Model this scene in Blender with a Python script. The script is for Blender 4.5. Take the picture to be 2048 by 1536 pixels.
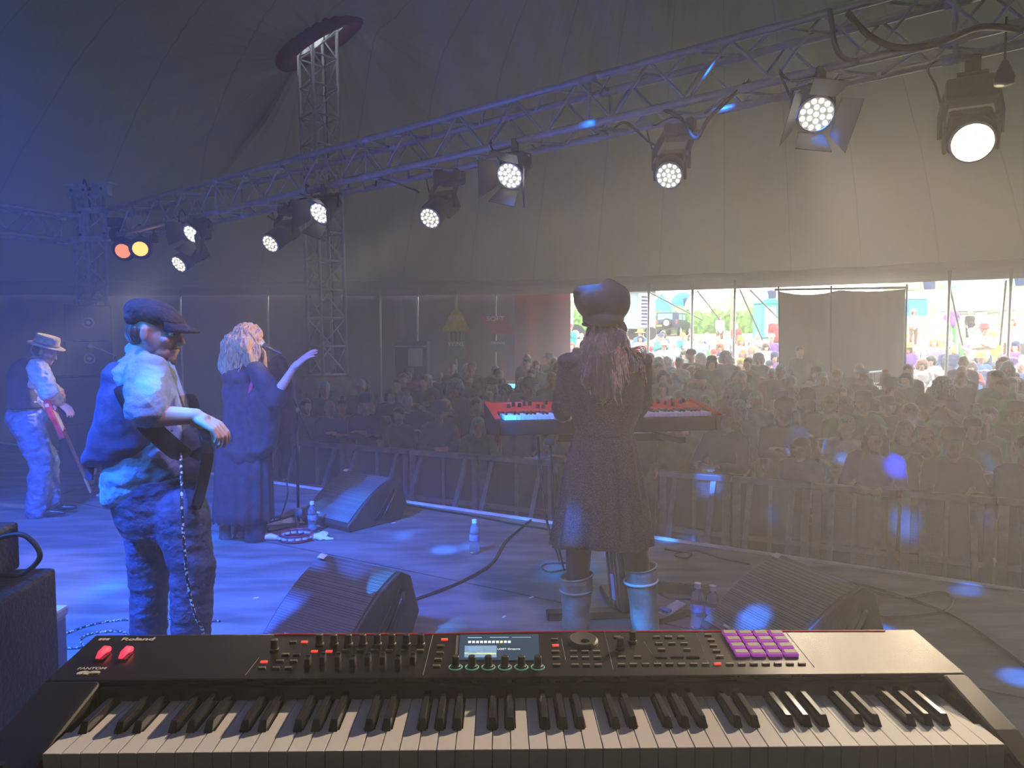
import bpy, bmesh, math, random
from mathutils import Vector, Matrix, noise, Euler
V = Vector
R = math.radians
PI = math.pi
for o in list(bpy.data.objects): bpy.data.objects.remove(o)
S = bpy.context.scene
COL = S.collection
random.seed(7)

# ---------------------------------------------------------------- camera
F = 1436.0
EYE = V((0, 0, 1.55)); PITCH = R(3.5)
cd = bpy.data.cameras.new('camera'); cam = bpy.data.objects.new('camera', cd); COL.objects.link(cam)
cd.sensor_width = 36; cd.lens = 36 * F / 2048; cd.clip_start = .05; cd.clip_end = 900
cam.location = EYE; cam.rotation_euler = (PI/2 - PITCH, 0, 0)
S.camera = cam
S.view_settings.view_transform = 'Standard'; S.view_settings.look = 'None'
S.view_settings.exposure = 0.10; S.view_settings.gamma = 1.0; S.view_settings.use_curve_mapping = False
S.cycles.use_denoising = True; S.cycles.adaptive_threshold = .02
S.cycles.max_bounces = 5; S.cycles.diffuse_bounces = 3; S.cycles.glossy_bounces = 2
S.cycles.transmission_bounces = 4; S.cycles.transparent_max_bounces = 8; S.cycles.volume_bounces = 1
S.cycles.sample_clamp_indirect = 4.0; S.cycles.sample_clamp_direct = 12.0
S.cycles.caustics_reflective = False; S.cycles.caustics_refractive = False

def U(px, py, Y):                       # point seen at a pixel of the photo, at world depth Y
    a = (px - 1024) / F; b = -(py - 768) / F
    d = V((a, math.cos(PITCH) + b*math.sin(PITCH), -math.sin(PITCH) + b*math.cos(PITCH)))
    return EYE + d * (Y / d.y)
def UZ(px, py, z):                      # the same, at world height z
    a = (px - 1024) / F; b = -(py - 768) / F
    d = V((a, math.cos(PITCH) + b*math.sin(PITCH), -math.sin(PITCH) + b*math.cos(PITCH)))
    return EYE + d * ((z - EYE.z) / d.z)

# ---------------------------------------------------------------- world, sun
w = bpy.data.worlds.new('world'); S.world = w; w.use_nodes = True
nt = w.node_tree; nt.nodes.clear()
wo = nt.nodes.new('ShaderNodeOutputWorld'); bg = nt.nodes.new('ShaderNodeBackground')
tc = nt.nodes.new('ShaderNodeTexCoord'); nz = nt.nodes.new('ShaderNodeTexNoise'); cr = nt.nodes.new('ShaderNodeValToRGB')
nz.inputs['Scale'].default_value = 3; nz.inputs['Detail'].default_value = 5
cr.color_ramp.elements[0].position = .35; cr.color_ramp.elements[0].color = (.80, .90, 1, 1)
cr.color_ramp.elements[1].position = .6; cr.color_ramp.elements[1].color = (1, 1, 1, 1)
nt.links.new(tc.outputs['Generated'], nz.inputs['Vector']); nt.links.new(nz.outputs['Fac'], cr.inputs[0])
nt.links.new(cr.outputs[0], bg.inputs[0]); nt.links.new(bg.outputs[0], wo.inputs[0])
bg.inputs[1].default_value = 8.0
def lamp(kind, name, loc, target, energy, color, **k):
    d = bpy.data.lights.new(name, kind); d.energy = energy; d.color = color
    for a, v in k.items(): setattr(d, a, v)
    o = bpy.data.objects.new(name, d); COL.objects.link(o); o.location = loc
    o.rotation_euler = (V(target) - V(loc)).to_track_quat('-Z', 'Y').to_euler()
    return o
lamp('SUN', 'sun', (20, 60, 40), (20-4.2, 60-8, 40-4.4), 5.0, (1, .96, .88), angle=R(10))

# stage washes hung upstage, behind the photographer
def gobo(o, scale, lo, hi, base=0.0, seed=0.0):      # patterned wheel in the moving head
    d = o.data; d.use_nodes = True; n = d.node_tree; em = n.nodes.get('Emission')
    tc = n.nodes.new('ShaderNodeTexCoord'); mp = n.nodes.new('ShaderNodeMapping'); vo = n.nodes.new('ShaderNodeTexVoronoi'); mr = n.nodes.new('ShaderNodeMapRange')
    mp.inputs['Location'].default_value = (seed, seed*1.7, 0)
    vo.feature = 'F1'; vo.inputs['Scale'].default_value = scale; vo.inputs['Randomness'].default_value = .8
    mr.inputs['From Min'].default_value = lo; mr.inputs['From Max'].default_value = hi
    mr.inputs['To Min'].default_value = 1; mr.inputs['To Max'].default_value = base
    n.links.new(tc.outputs['Normal'], mp.inputs[0]); n.links.new(mp.outputs[0], vo.inputs['Vector'])
    n.links.new(vo.outputs['Distance'], mr.inputs['Value']); n.links.new(mr.outputs[0], em.inputs['Strength'])
BLUE = (.02, .12, 1)
lamp('SPOT', 'blue_wash', (-3.4, 1.3, 4.7), (-3.1, 3.9, .2), 9500, BLUE, spot_size=R(62), spot_blend=.7, shadow_soft_size=.12)
lamp('SPOT', 'violet_wash', (.2, 1.6, 4.7), (-1.2, 4.6, 0), 800, (.45, .35, 1), spot_size=R(62), spot_blend=.8, shadow_soft_size=.15)
g1 = lamp('SPOT', 'blue_gobo_head', (-3.0, .3, 4.5), (-1.5, 3.3, .4), 7500, (.0, .26, 1), spot_size=R(42), spot_blend=.4, shadow_soft_size=.02)
gobo(g1, 12, .20, .36, .16)
g2 = lamp('SPOT', 'blue_gobo_head_2', (-.7, 1.5, 4.5), (2.0, 5.7, -.8), 10000, (.02, .2, 1), spot_size=R(50), spot_blend=.2, shadow_soft_size=.02)
gobo(g2, 13, .16, .27, .0, 3.3)

# ---------------------------------------------------------------- helpers
def mat(name, col, rough=.6, metal=0, var=.12, scale=8, bump=0, emit=None, es=0, spec=None, alpha=None, trans=0, stretch=None, bscale=None, col2=None, sheen=0):
    m = bpy.data.materials.new(name); m.use_nodes = True
    n = m.node_tree; b = n.nodes['Principled BSDF']
    c = tuple(col) + (1,) if len(col) == 3 else tuple(col)
    b.inputs['Roughness'].default_value = rough; b.inputs['Metallic'].default_value = metal
    if spec is not None: b.inputs['Specular IOR Level'].default_value = spec
    if sheen: b.inputs['Sheen Weight'].default_value = sheen; b.inputs['Sheen Roughness'].default_value = .25
    tc = n.nodes.new('ShaderNodeTexCoord'); mp = n.nodes.new('ShaderNodeMapping')
    n.links.new(tc.outputs['Object'], mp.inputs[0])
    if stretch: mp.inputs['Scale'].default_value = stretch
    nz = n.nodes.new('ShaderNodeTexNoise'); nz.inputs['Scale'].default_value = scale; nz.inputs['Detail'].default_value = 4
    n.links.new(mp.outputs[0], nz.inputs['Vector'])
    r = n.nodes.new('ShaderNodeValToRGB')
    c2 = tuple(col2) + (1,) if col2 else tuple(min(1, x*(1+var)) for x in c[:3]) + (1,)
    c1 = c if col2 else tuple(x*(1-var) for x in c[:3]) + (1,)
    r.color_ramp.elements[0].color = c1; r.color_ramp.elements[1].color = c2
    r.color_ramp.elements[0].position = .35; r.color_ramp.elements[1].position = .65
    n.links.new(nz.outputs['Fac'], r.inputs[0]); n.links.new(r.outputs[0], b.inputs['Base Color'])
    if bump:
        bp = n.nodes.new('ShaderNodeBump'); bp.inputs['Strength'].default_value = bump; bp.inputs['Distance'].default_value = .02
        src = nz
        if bscale:
            src = n.nodes.new('ShaderNodeTexNoise'); src.inputs['Scale'].default_value = bscale; src.inputs['Detail'].default_value = 3
            n.links.new(mp.outputs[0], src.inputs['Vector'])
        n.links.new(src.outputs['Fac'], bp.inputs['Height']); n.links.new(bp.outputs[0], b.inputs['Normal'])
    if emit:
        b.inputs['Emission Color'].default_value = tuple(emit) + (1,); b.inputs['Emission Strength'].default_value = es
    if trans: b.inputs['Transmission Weight'].default_value = trans; b.inputs['IOR'].default_value = 1.33
    if alpha is not None: b.inputs['Alpha'].default_value = alpha
    return m

class MB:
    def __init__(s): s.v = []; s.f = []
    def add(s, vs, fs, M=None):
        k = len(s.v)
        s.v += [tuple(M @ V(p)) if M else tuple(p) for p in vs]; s.f += [tuple(i+k for i in f) for f in fs]; return s
    def box(s, c, d, M=None, rz=0, rot=None):
        x, y, z = d[0]/2, d[1]/2, d[2]/2
        L = Matrix.Translation(c) @ (Euler(rot).to_matrix().to_4x4() if rot else Matrix.Rotation(rz, 4, 'Z'))
        vs = [L @ V((a*x, b*y, e*z)) for a in (-1, 1) for b in (-1, 1) for e in (-1, 1)]
        return s.add(vs, [(0,1,3,2),(4,6,7,5),(0,4,5,1),(2,3,7,6),(0,2,6,4),(1,5,7,3)], M)
    def cyl(s, a, b, r, r2=None, n=10, caps=True, M=None):
        a = V(a); b = V(b); r2 = r if r2 is None else r2
        d = b - a
        if d.length < 1e-6: return s
        q = d.to_track_quat('Z', 'Y').to_matrix()
        vs = []
        for (p, rr) in ((a, r), (b, r2)):
            for i in range(n): t = 2*PI*i/n; vs.append(p + q @ V((rr*math.cos(t), rr*math.sin(t), 0)))
        fs = [(i, (i+1) % n, n+(i+1) % n, n+i) for i in range(n)]
        if caps: fs += [tuple(range(n))[::-1], tuple(range(n, 2*n))]
        return s.add(vs, fs, M)
    def tube(s, pts, r, n=8, M=None, closed=False):
        pts = [V(p) for p in pts]; m = len(pts); vs = []; up = None
        for i, p in enumerate(pts):
            if closed: d = pts[(i+1) % m] - pts[i-1]
            else: d = pts[min(i+1, m-1)] - pts[max(i-1, 0)]
            d.normalize()
            if up is None: up = V((0, 0, 1)) if abs(d.z) < .9 else V((1, 0, 0))
            x = d.cross(up)
            if x.length < 1e-5: x = d.cross(V((1, .3, .2)))
            x.normalize(); y = x.cross(d).normalized(); up = y
            rr = r[i] if isinstance(r, (list, tuple)) else r
            for k in range(n): t = 2*PI*k/n; vs.append(p + x*rr*math.cos(t) + y*rr*math.sin(t))
        fs = []
        for i in range(m if closed else m-1):
            j = (i+1) % m
            for k in range(n): fs.append((i*n+k, i*n+(k+1) % n, j*n+(k+1) % n, j*n+k))
        if not closed: fs += [tuple(range(n))[::-1], tuple(range((m-1)*n, m*n))]
        return s.add(vs, fs, M)
    def ell(s, c, r, n=14, m=9, rot=None, M=None):
        r = (r, r, r) if isinstance(r, (int, float)) else r
        Q = Matrix.Translation(c) @ (Euler(rot).to_matrix().to_4x4() if rot else Matrix.Identity(4))
        vs = [Q @ V((0, 0, -r[2]))]
        for j in range(1, m):
            a = -PI/2 + PI*j/m
            for i in range(n): t = 2*PI*i/n; vs.append(Q @ V((r[0]*math.cos(a)*math.cos(t), r[1]*math.cos(a)*math.sin(t), r[2]*math.sin(a))))
        vs.append(Q @ V((0, 0, r[2]))); L = len(vs)-1
        fs = [(0, 1+(i+1) % n, 1+i) for i in range(n)]
        for j in range(m-2):
            for i in range(n): a = 1+j*n; fs.append((a+i, a+(i+1) % n, a+n+(i+1) % n, a+n+i))
        a = 1+(m-2)*n; fs += [(a+i, a+(i+1) % n, L) for i in range(n)]
        return s.add(vs, fs, M)
    def lathe(s, prof, n=20, M=None, caps=True):      # (r, z) pairs
        vs = []
        for r, z in prof:
            for i in range(n): t = 2*PI*i/n; vs.append((r*math.cos(t), r*math.sin(t), z))
        fs = []
        for j in range(len(prof)-1):
            for i in range(n): fs.append((j*n+i, j*n+(i+1) % n, (j+1)*n+(i+1) % n, (j+1)*n+i))
        if caps: fs += [tuple(range(n))[::-1], tuple(range((len(prof)-1)*n, len(prof)*n))]
        return s.add(vs, fs, M)
    def prism(s, poly, z0, z1, M=None):
        n = len(poly); vs = [(p[0], p[1], z0) for p in poly] + [(p[0], p[1], z1) for p in poly]
        fs = [(i, (i+1) % n, n+(i+1) % n, n+i) for i in range(n)] + [tuple(range(n))[::-1], tuple(range(n, 2*n))]
        return s.add(vs, fs, M)
    def grid(s, P, M=None, closed=False):             # rows of points
        m = len(P[0]); vs = [p for r in P for p in r]; fs = []
        for j in range(len(P)-1):
            for i in range(m if closed else m-1): k = (i+1) % m; fs.append((j*m+i, j*m+k, (j+1)*m+k, (j+1)*m+i))
        return s.add(vs, fs, M)
    def build(s, name, m, parent=None, smooth=False, bevel=0, solid=0, sub=0, shift=True):
        me = bpy.data.meshes.new(name); vs = s.v; off = None
        if parent is None and shift and vs:
            xs = [p[0] for p in vs]; ys = [p[1] for p in vs]; zs = [p[2] for p in vs]
            off = V(((min(xs)+max(xs))/2, (min(ys)+max(ys))/2, min(zs))); vs = [tuple(V(p)-off) for p in vs]
        me.from_pydata(vs, [], s.f)
        bm = bmesh.new(); bm.from_mesh(me); bmesh.ops.recalc_face_normals(bm, faces=bm.faces); bm.to_mesh(me); bm.free()
        o = bpy.data.objects.new(name, me); COL.objects.link(o)
        if off: o.location = off
        if parent: o.parent = parent
        for x in (m if isinstance(m, (list, tuple)) else [m]): me.materials.append(x)
        if smooth: me.shade_smooth()
        if bevel:
            b = o.modifiers.new('bevel', 'BEVEL'); b.width = bevel; b.segments = 2; b.limit_method = 'ANGLE'; b.angle_limit = R(40)
        if solid: b = o.modifiers.new('solid', 'SOLIDIFY'); b.thickness = solid
        if sub: b = o.modifiers.new('sub', 'SUBSURF'); b.levels = sub; b.render_levels = sub
        return o

def tag(o, label=None, cat=None, group=None, kind=None):
    if label: o['label'] = label
    if cat: o['category'] = cat
    if group: o['group'] = group
    if kind: o['kind'] = kind
    return o
def thing(name, label, cat, loc=(0, 0, 0), rz=0, group=None, rot=None):
    o = bpy.data.objects.new(name, None); COL.objects.link(o); o.empty_display_size = .1
    o.location = loc; o.rotation_euler = rot or (0, 0, rz)
    return tag(o, label, cat, group)
def struct(o): o['kind'] = 'structure'; return o
KIDS = {}
def copy_tree(o, parent=None, label=None, group=None):
    if o.name not in KIDS: KIDS[o.name] = [c for c in o.children]
    kids = KIDS[o.name]
    c = o.copy(); COL.objects.link(c)
    if parent: c.parent = parent
    if label: c['label'] = label
    if group: c['group'] = group
    for ch in kids: copy_tree(ch, c)
    return c
def text_mesh(txt, size, depth=.0015, align='CENTER', shear=0, bold=0):
    cu = bpy.data.curves.new('lettering', 'FONT'); cu.body = txt; cu.size = size; cu.extrude = depth; cu.align_x = align; cu.align_y = 'CENTER'; cu.shear = shear; cu.offset = bold
    o = bpy.data.objects.new('lettering', cu); COL.objects.link(o)
    me = bpy.data.meshes.new_from_object(o.evaluated_get(bpy.context.evaluated_depsgraph_get()))
    bpy.data.objects.remove(o); return me
def text(name, txt, size, m, parent, loc, rot=(0, 0, 0), depth=.0015, align='CENTER', shear=0, sx=1, bold=0):
    me = text_mesh(txt, size, depth, align, shear, bold); me.materials.clear(); me.materials.append(m)
    o = bpy.data.objects.new(name, me); COL.objects.link(o); o.parent = parent; o.location = loc; o.rotation_euler = rot; o.scale = (sx, 1, 1)
    return o
def spline(P, k=8):                                    # smooth curve through points
    P = [V(p) for p in P]; out = []
    for i in range(len(P)-1):
        a = P[max(i-1, 0)]; b = P[i]; c = P[i+1]; d = P[min(i+2, len(P)-1)]
        for j in range(k):
            t = j/k; out.append(.5*((2*b) + (c-a)*t + (2*a-5*b+4*c-d)*t*t + (3*b-a-3*c+d)*t*t*t))
    out.append(P[-1]); return out

# materials
M = {}
M['alu'] = mat('aluminium', (.62, .63, .66), .35, .35, .08, 20)
M['alu_dull'] = mat('dull_aluminium', (.48, .50, .52), .5, .3, .1, 15)
M['steel'] = mat('steel', (.35, .35, .37), .4, .9)
M['black'] = mat('black_plastic', (.012, .012, .014), .45, 0, .2, 30)
M['blackgloss'] = mat('gloss_black', (.008, .008, .01), .12, 0, .1, 10)
M['blackmetal'] = mat('black_metal', (.02, .02, .022), .4, .3, .2, 12)
M['rubber'] = mat('rubber', (.012, .012, .013), .6)
M['white'] = mat('white_plastic', (.75, .74, .72), .4, 0, .05, 5)
M['paper'] = mat('paper', (.8, .8, .78), .8, 0, .06, 9)
M['red'] = mat('red_plastic', (.7, .03, .02), .35)
M['wood'] = mat('plywood', (.42, .30, .17), .7, 0, .25, 6, .2)
M['skin'] = mat('skin', (.55, .30, .21), .5, 0, .12, 14, .05)
M['skin2'] = mat('pale_skin', (.66, .42, .32), .5, 0, .1, 14, .05)
# ================================================================ ground, stage, tent
ND = V((.507, .862, 0)); TD = V((.862, -.507, 0))        # across and along the stage front
E0 = V((.32, 6.0, 0)); S0 = E0.dot(ND)
GZ = [(-50, -.95), (8, -.95), (18, -.3), (22, .25), (31, 1.3), (60, 1.9), (75, 2.6), (100, 5.5), (150, 10.5), (250, 13), (420, 14)]
def gz(x, y):
    s = x*ND.x + y*ND.y
    for (a, za), (b, zb) in zip(GZ, GZ[1:]):
        if s <= b:
            t = (s-a)/(b-a); return za + (zb-za)*t
    return GZ[-1][1]
def ground():
    ss = [-20, -5, 2, 5, 8, 10, 12, 14, 16, 18, 20, 22, 25, 28, 31, 40, 50, 60, 68, 75, 85, 100, 110, 120, 130, 140, 150, 170, 200, 250, 320, 420]
    tt = [-260, -180, -120, -80, -50, -30, -20, -12, -6, 0, 4, 8, 12, 18, 26, 36, 50, 70, 95, 130, 170, 230, 320]
    b = MB(); P = []
    for s in ss:
        row = []
        for t in tt:
            p = ND*s + TD*(t - s*.2); z = gz(p.x, p.y) + (noise.noise(V((p.x*.02, p.y*.02, 0)))*1.2 if s > 90 else 0)
            row.append((p.x, p.y, z))
        P.append(row)
    b.grid(P)
    m = mat('grass_field', (.11, .22, .04), .95, 0, .3, .15, .3)
    n = m.node_tree; bs = n.nodes['Principled BSDF']
    # trodden dusty ground near the tent, grass further up the hill
    g = n.nodes.new('ShaderNodeNewGeometry'); sp = n.nodes.new('ShaderNodeSeparateXYZ'); mr = n.nodes.new('ShaderNodeMapRange'); mx = n.nodes.new('ShaderNodeMixRGB')
    n.links.new(g.outputs['Position'], sp.inputs[0]); n.links.new(sp.outputs['Z'], mr.inputs[0])
    mr.inputs[1].default_value = 2.2; mr.inputs[2].default_value = 3.2
    n.links.new(mr.outputs[0], mx.inputs[0]); mx.inputs[1].default_value = (.15, .13, .08, 1)
    n.links.new(bs.inputs['Base Color'].links[0].from_socket, mx.inputs[2]); n.links.new(mx.outputs[0], bs.inputs['Base Color'])
    o = b.build('ground', m, smooth=True, shift=False); return struct(o)
ground()
def stage():
    m = mat('stage_floor', (.17, .155, .155), .42, 0, .35, 2.2, .15, stretch=(1, 3.5, 1), bscale=40)
    n = m.node_tree; bs = n.nodes['Principled BSDF']
    nz = n.nodes.new('ShaderNodeTexNoise'); nz.inputs['Scale'].default_value = 5; nz.inputs['Detail'].default_value = 6
    mr = n.nodes.new('ShaderNodeMapRange'); mr.inputs[3].default_value = .3; mr.inputs[4].default_value = .65
    n.links.new(nz.outputs['Fac'], mr.inputs[0]); n.links.new(mr.outputs[0], bs.inputs['Roughness'])
    a = E0 + TD*-12; b_ = E0 + TD*7; c = b_ - ND*11; d = a - ND*11
    o = MB().prism([(p.x, p.y) for p in (a, b_, c, d)], -.12, 0).build('floor', m); struct(o)
    # edge strip and skirt
    q = Matrix.Translation(E0) @ Matrix.Rotation(math.atan2(TD.y, TD.x), 4, 'Z')
    o = MB().box((-2.5, .012, -.045), (19, .05, .115), M=q).build('trim_1', mat('edge_strip', (.8, .8, .8), .5, 0)); struct(o)
    o = MB().box((-2.5, -.1, -.55), (19, .02, .84), M=q).build('wall_stage_skirt', M['black']); struct(o)
    # board seams on the stage
    for k in range(4):
        o = MB().box((-2.5, -1.6 - k*2.2, .0015), (19, .006, .002), M=q).build('trim_%d' % (k+2), M['blackmetal']); struct(o)
stage()

EAVE = [(-14.6, 20.4), (-8.3, 20.4), (-3.2, 20.6), (1.6, 19.7), (3.55, 18.7), (5.5, 17.8), (7.2, 16.8), (9.2, 15.3), (10.6, 14.7), (14, 11.5), (16, 4), (13, -7), (2, -13), (-12, -12), (-20, -4), (-22, 8), (-19, 17)]
ZE = 2.8
P1 = U(640, 95, 14.0)             # king pole head
P1z = P1.z
def eave_r(th):
    d = V((math.cos(th), math.sin(th))); o = V((P1.x, P1.y)); best = None
    n = len(EAVE)
    for i in range(n):
        a = V(EAVE[i]); b = V(EAVE[(i+1) % n]); e = b-a
        den = d.x*e.y - d.y*e.x
        if abs(den) < 1e-9: continue
        ao = a-o; t = (ao.x*e.y - ao.y*e.x)/den; u = (ao.x*d.y - ao.y*d.x)/den
        if t > 0 and -1e-6 <= u <= 1+1e-6: best = t if best is None else min(best, t)
    return best
P2 = V((3.5, 2.0))
def roof_z(x, y, s):
    r1 = math.hypot(x-P1.x, y-P1.y); r2 = math.hypot(x-P2.x, y-P2.y)
    z0 = .35*(1-s)**.5 if s < 1 else 0
    return ZE + .38 + z0 + (1-s)**1.0 * (3.2 + 3.0*math.exp(-r2/5.0)) + (P1z-ZE-3.9)*math.exp(-max(0, r1-.7)/3.2)*(1-s)
FOLDS = [(-.45, 139, 2.0), (.22, 144, 2.5), (-.16, 133, 1.6), (-.14, 37, 1.6), (.10, 41, 2)]
def roof():
    N = 360; ss = [0, .012, .03, .06, .1, .15, .2, .27, .34, .42, .5, .58, .66, .74, .82, .88, .93, .97, 1.0]
    P = []
    for s in ss:
        row = []
        for i in range(N):
            th = 2*PI*i/N; re = eave_r(th); r0 = .62
            r = r0 + (re-r0)*s; x = P1.x + r*math.cos(th); y = P1.y + r*math.sin(th)
            z = roof_z(x, y, s)
            tilt = .75*math.cos(th-R(20))*math.exp(-(r-.62)/1.2)*.62
            pl = .03*math.sin(th*30)*math.exp(-(r-.6)/3) + .02*math.sin(th*60)*s
            dg = (math.degrees(th)+180) % 360 - 180; fold = sum(a_*math.exp(-(((dg-c_+180) % 360-180)/w_)**2) for a_, c_, w_ in FOLDS)*min(1, s*6)*(1-s)**.4
            row.append((x, y, z + tilt + pl + fold))
        P.append(row)
    m = bpy.data.materials.new('grey_canvas'); m.use_nodes = True; n = m.node_tree; n.nodes.clear()
    out = n.nodes.new('ShaderNodeOutputMaterial'); mix = n.nodes.new('ShaderNodeMixShader'); df = n.nodes.new('ShaderNodeBsdfDiffuse'); tr = n.nodes.new('ShaderNodeBsdfTranslucent')
    tc = n.nodes.new('ShaderNodeTexCoord'); nz = n.nodes.new('ShaderNodeTexNoise'); rp = n.nodes.new('ShaderNodeValToRGB')
    nz.inputs['Scale'].default_value = .6; nz.inputs['Detail'].default_value = 5
    n.links.new(tc.outputs['Object'], nz.inputs[0]); n.links.new(nz.outputs['Fac'], rp.inputs[0])
    rp.color_ramp.elements[0].color = (.185, .215, .18, 1); rp.color_ramp.elements[1].color = (.25, .285, .24, 1)
    # welded seams: radial lines about the king poles
    gm = n.nodes.new('ShaderNodeNewGeometry'); vm = n.nodes.new('ShaderNodeVectorMath'); vm.operation = 'SUBTRACT'; vm.inputs[1].default_value = (1.2, 4.5, 0)
    sp = n.nodes.new('ShaderNodeSeparateXYZ'); at = n.nodes.new('ShaderNodeMath'); at.operation = 'ARCTAN2'
    ml = n.nodes.new('ShaderNodeMath'); ml.operation = 'MULTIPLY'; ml.inputs[1].default_value = 9.0
    fr = n.nodes.new('ShaderNodeMath'); fr.operation = 'FRACT'; cp = n.nodes.new('ShaderNodeMath'); cp.operation = 'COMPARE'; cp.inputs[1].default_value = .5; cp.inputs[2].default_value = .010
    n.links.new(gm.outputs['Position'], vm.inputs[0]); n.links.new(vm.outputs[0], sp.inputs[0]); n.links.new(sp.outputs['Y'], at.inputs[0]); n.links.new(sp.outputs['X'], at.inputs[1])
    n.links.new(at.outputs[0], ml.inputs[0]); n.links.new(ml.outputs[0], fr.inputs[0]); n.links.new(fr.outputs[0], cp.inputs[0])
    dk = n.nodes.new('ShaderNodeMixRGB'); dk.inputs[2].default_value = (.165, .185, .16, 1)
    n.links.new(cp.outputs[0], dk.inputs[0]); n.links.new(rp.outputs[0], dk.inputs[1])
    # creases in the cloth
    wv = n.nodes.new('ShaderNodeTexNoise'); wv.inputs['Scale'].default_value = 2.2; wv.inputs['Detail'].default_value = 3
    cb = n.nodes.new('ShaderNodeCombineXYZ'); m5 = n.nodes.new('ShaderNodeMath'); m5.operation = 'MULTIPLY'; m5.inputs[1].default_value = 9
    ln = n.nodes.new('ShaderNodeVectorMath'); ln.operation = 'LENGTH'; m6 = n.nodes.new('ShaderNodeMath'); m6.operation = 'MULTIPLY'; m6.inputs[1].default_value = .12
    n.links.new(at.outputs[0], m5.inputs[0]); n.links.new(vm.outputs[0], ln.inputs[0]); n.links.new(ln.outputs['Value'], m6.inputs[0])
    n.links.new(m5.outputs[0], cb.inputs[0]); n.links.new(m6.outputs[0], cb.inputs[1]); n.links.new(cb.outputs[0], wv.inputs[0])
    bp = n.nodes.new('ShaderNodeBump'); bp.inputs['Strength'].default_value = .5; bp.inputs['Distance'].default_value = .15
    n.links.new(wv.outputs['Fac'], bp.inputs['Height'])
    for q in (df, tr): n.links.new(dk.outputs[0], q.inputs[0]); n.links.new(bp.outputs[0], q.inputs['Normal'])
    mix.inputs[0].default_value = .010
    n.links.new(df.outputs[0], mix.inputs[1]); n.links.new(tr.outputs[0], mix.inputs[2]); n.links.new(mix.outputs[0], out.inputs[0])
    M['canvas'] = m
    o = MB().grid([[V(p) for p in r] for r in P], closed=True).build('ceiling', m, smooth=True, shift=False); struct(o)
    return P
ROOF = roof()

def curtain_mat(name, c, tl=.02):
    m = mat(name, c, .6, 0, .2, 1.5, .6, stretch=(1, 1, .35), bscale=2.5, spec=.35); return m
M['curtain'] = curtain_mat('violet_grey_curtain', (.12, .10, .13))
M['redcurtain'] = curtain_mat('red_curtain', (.30, .03, .035))
def wall_run(a, b, name, m, top=ZE+.05, wav=.10, step=.12, freq=3.0):
    a = V((a[0], a[1], 0)); b = V((b[0], b[1], 0)); t = (b-a).normalized(); a = a - t*.18; b = b + t*(0 if name == 'wall_red' else .18); L = (b-a).length; n = max(2, int(L/step)); nn = V((-t.y, t.x, 0))
    P = []
    for k in range(7):
        row = []
        for i in range(n+1):
            u = i/n*L; p = a + t*u
            h = k/6; zb = gz(p.x, p.y)
            amp = wav*(1-.75*h)
            dx = amp*(noise.noise(V((u*freq*.5+p.x, h*1.3, 0)))*1.3 + .35*math.sin(u*freq*2.3 + 2*noise.noise(V((u*.4, h*2, 5)))))
            q = p + nn*dx; row.append(V((q.x, q.y, zb + (top-zb)*h)))
        P.append(row)
    return struct(MB().grid(P).build(name, m, smooth=True, shift=False))
EL = EAVE
# walls: closed on the left and behind, red by the opening, open on the right
wall_run(EL[16], EL[0], 'wall_side', M['curtain']); wall_run(EL[0], EL[1], 'wall_left', M['curtain'])
wall_run(EL[1], EL[2], 'wall_back', M['curtain'], freq=4)
def lerp2(a, b, t): return (a[0]+(b[0]-a[0])*t, a[1]+(b[1]-a[1])*t)
xr = lerp2(EL[2], EL[3], .645)
wall_run(EL[2], xr, 'wall_back_bar', M['curtain']); wall_run(xr, EL[3], 'wall_red', M['redcurtain'], wav=.16)
for i in range(9, 16): wall_run(EL[i], EL[i+1], ['wall_far_right', 'wall_right', 'wall_rear_right', 'wall_rear', 'wall_rear_left', 'wall_upstage_left', 'wall_upstage'][i-9], M['curtain'] if i < 11 else M['black'], step=.4)  # unseen rear walls made black to cut light from behind
def valance():
    pts = []
    n = len(EL)
    for i in range(n):
        a = V(EL[i]); b = V(EL[(i+1) % n]); k = max(2, int((b-a).length/.3))
        for j in range(k): pts.append(a + (b-a)*(j/k))
    c = V((-2, 6))
    rows = []
    for z, off in ((ZE+.42, -.02), (ZE+.2, -.10), (ZE, -.13)):
        row = []
        for i, p in enumerate(pts):
            d = (p-c).normalized(); q = p + d*(off + .03*math.sin(i*.9)*(1 if z < ZE+.3 else 0)); row.append(V((q.x, q.y, z + .03*noise.noise(V((i*.13, 0, 0))))))
        rows.append(row)
    m = mat('pale_canvas_band', (.52, .53, .54), .8, 0, .12, 2, .5, stretch=(.4, .4, 4), bscale=3)
    n2 = m.node_tree; tb = n2.nodes.new('ShaderNodeBsdfTranslucent'); mxs = n2.nodes.new('ShaderNodeMixShader'); bs2 = n2.nodes['Principled BSDF']; ou = n2.nodes['Material Output']
    tb.inputs[0].default_value = (.6, .62, .62, 1); mxs.inputs[0].default_value = .05; n2.links.new(bs2.outputs[0], mxs.inputs[1]); n2.links.new(tb.outputs[0], mxs.inputs[2]); n2.links.new(mxs.outputs[0], ou.inputs[0])
    struct(MB().grid(rows, closed=True).build('trim_valance', m, smooth=True, shift=False, solid=.01))
valance()

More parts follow.
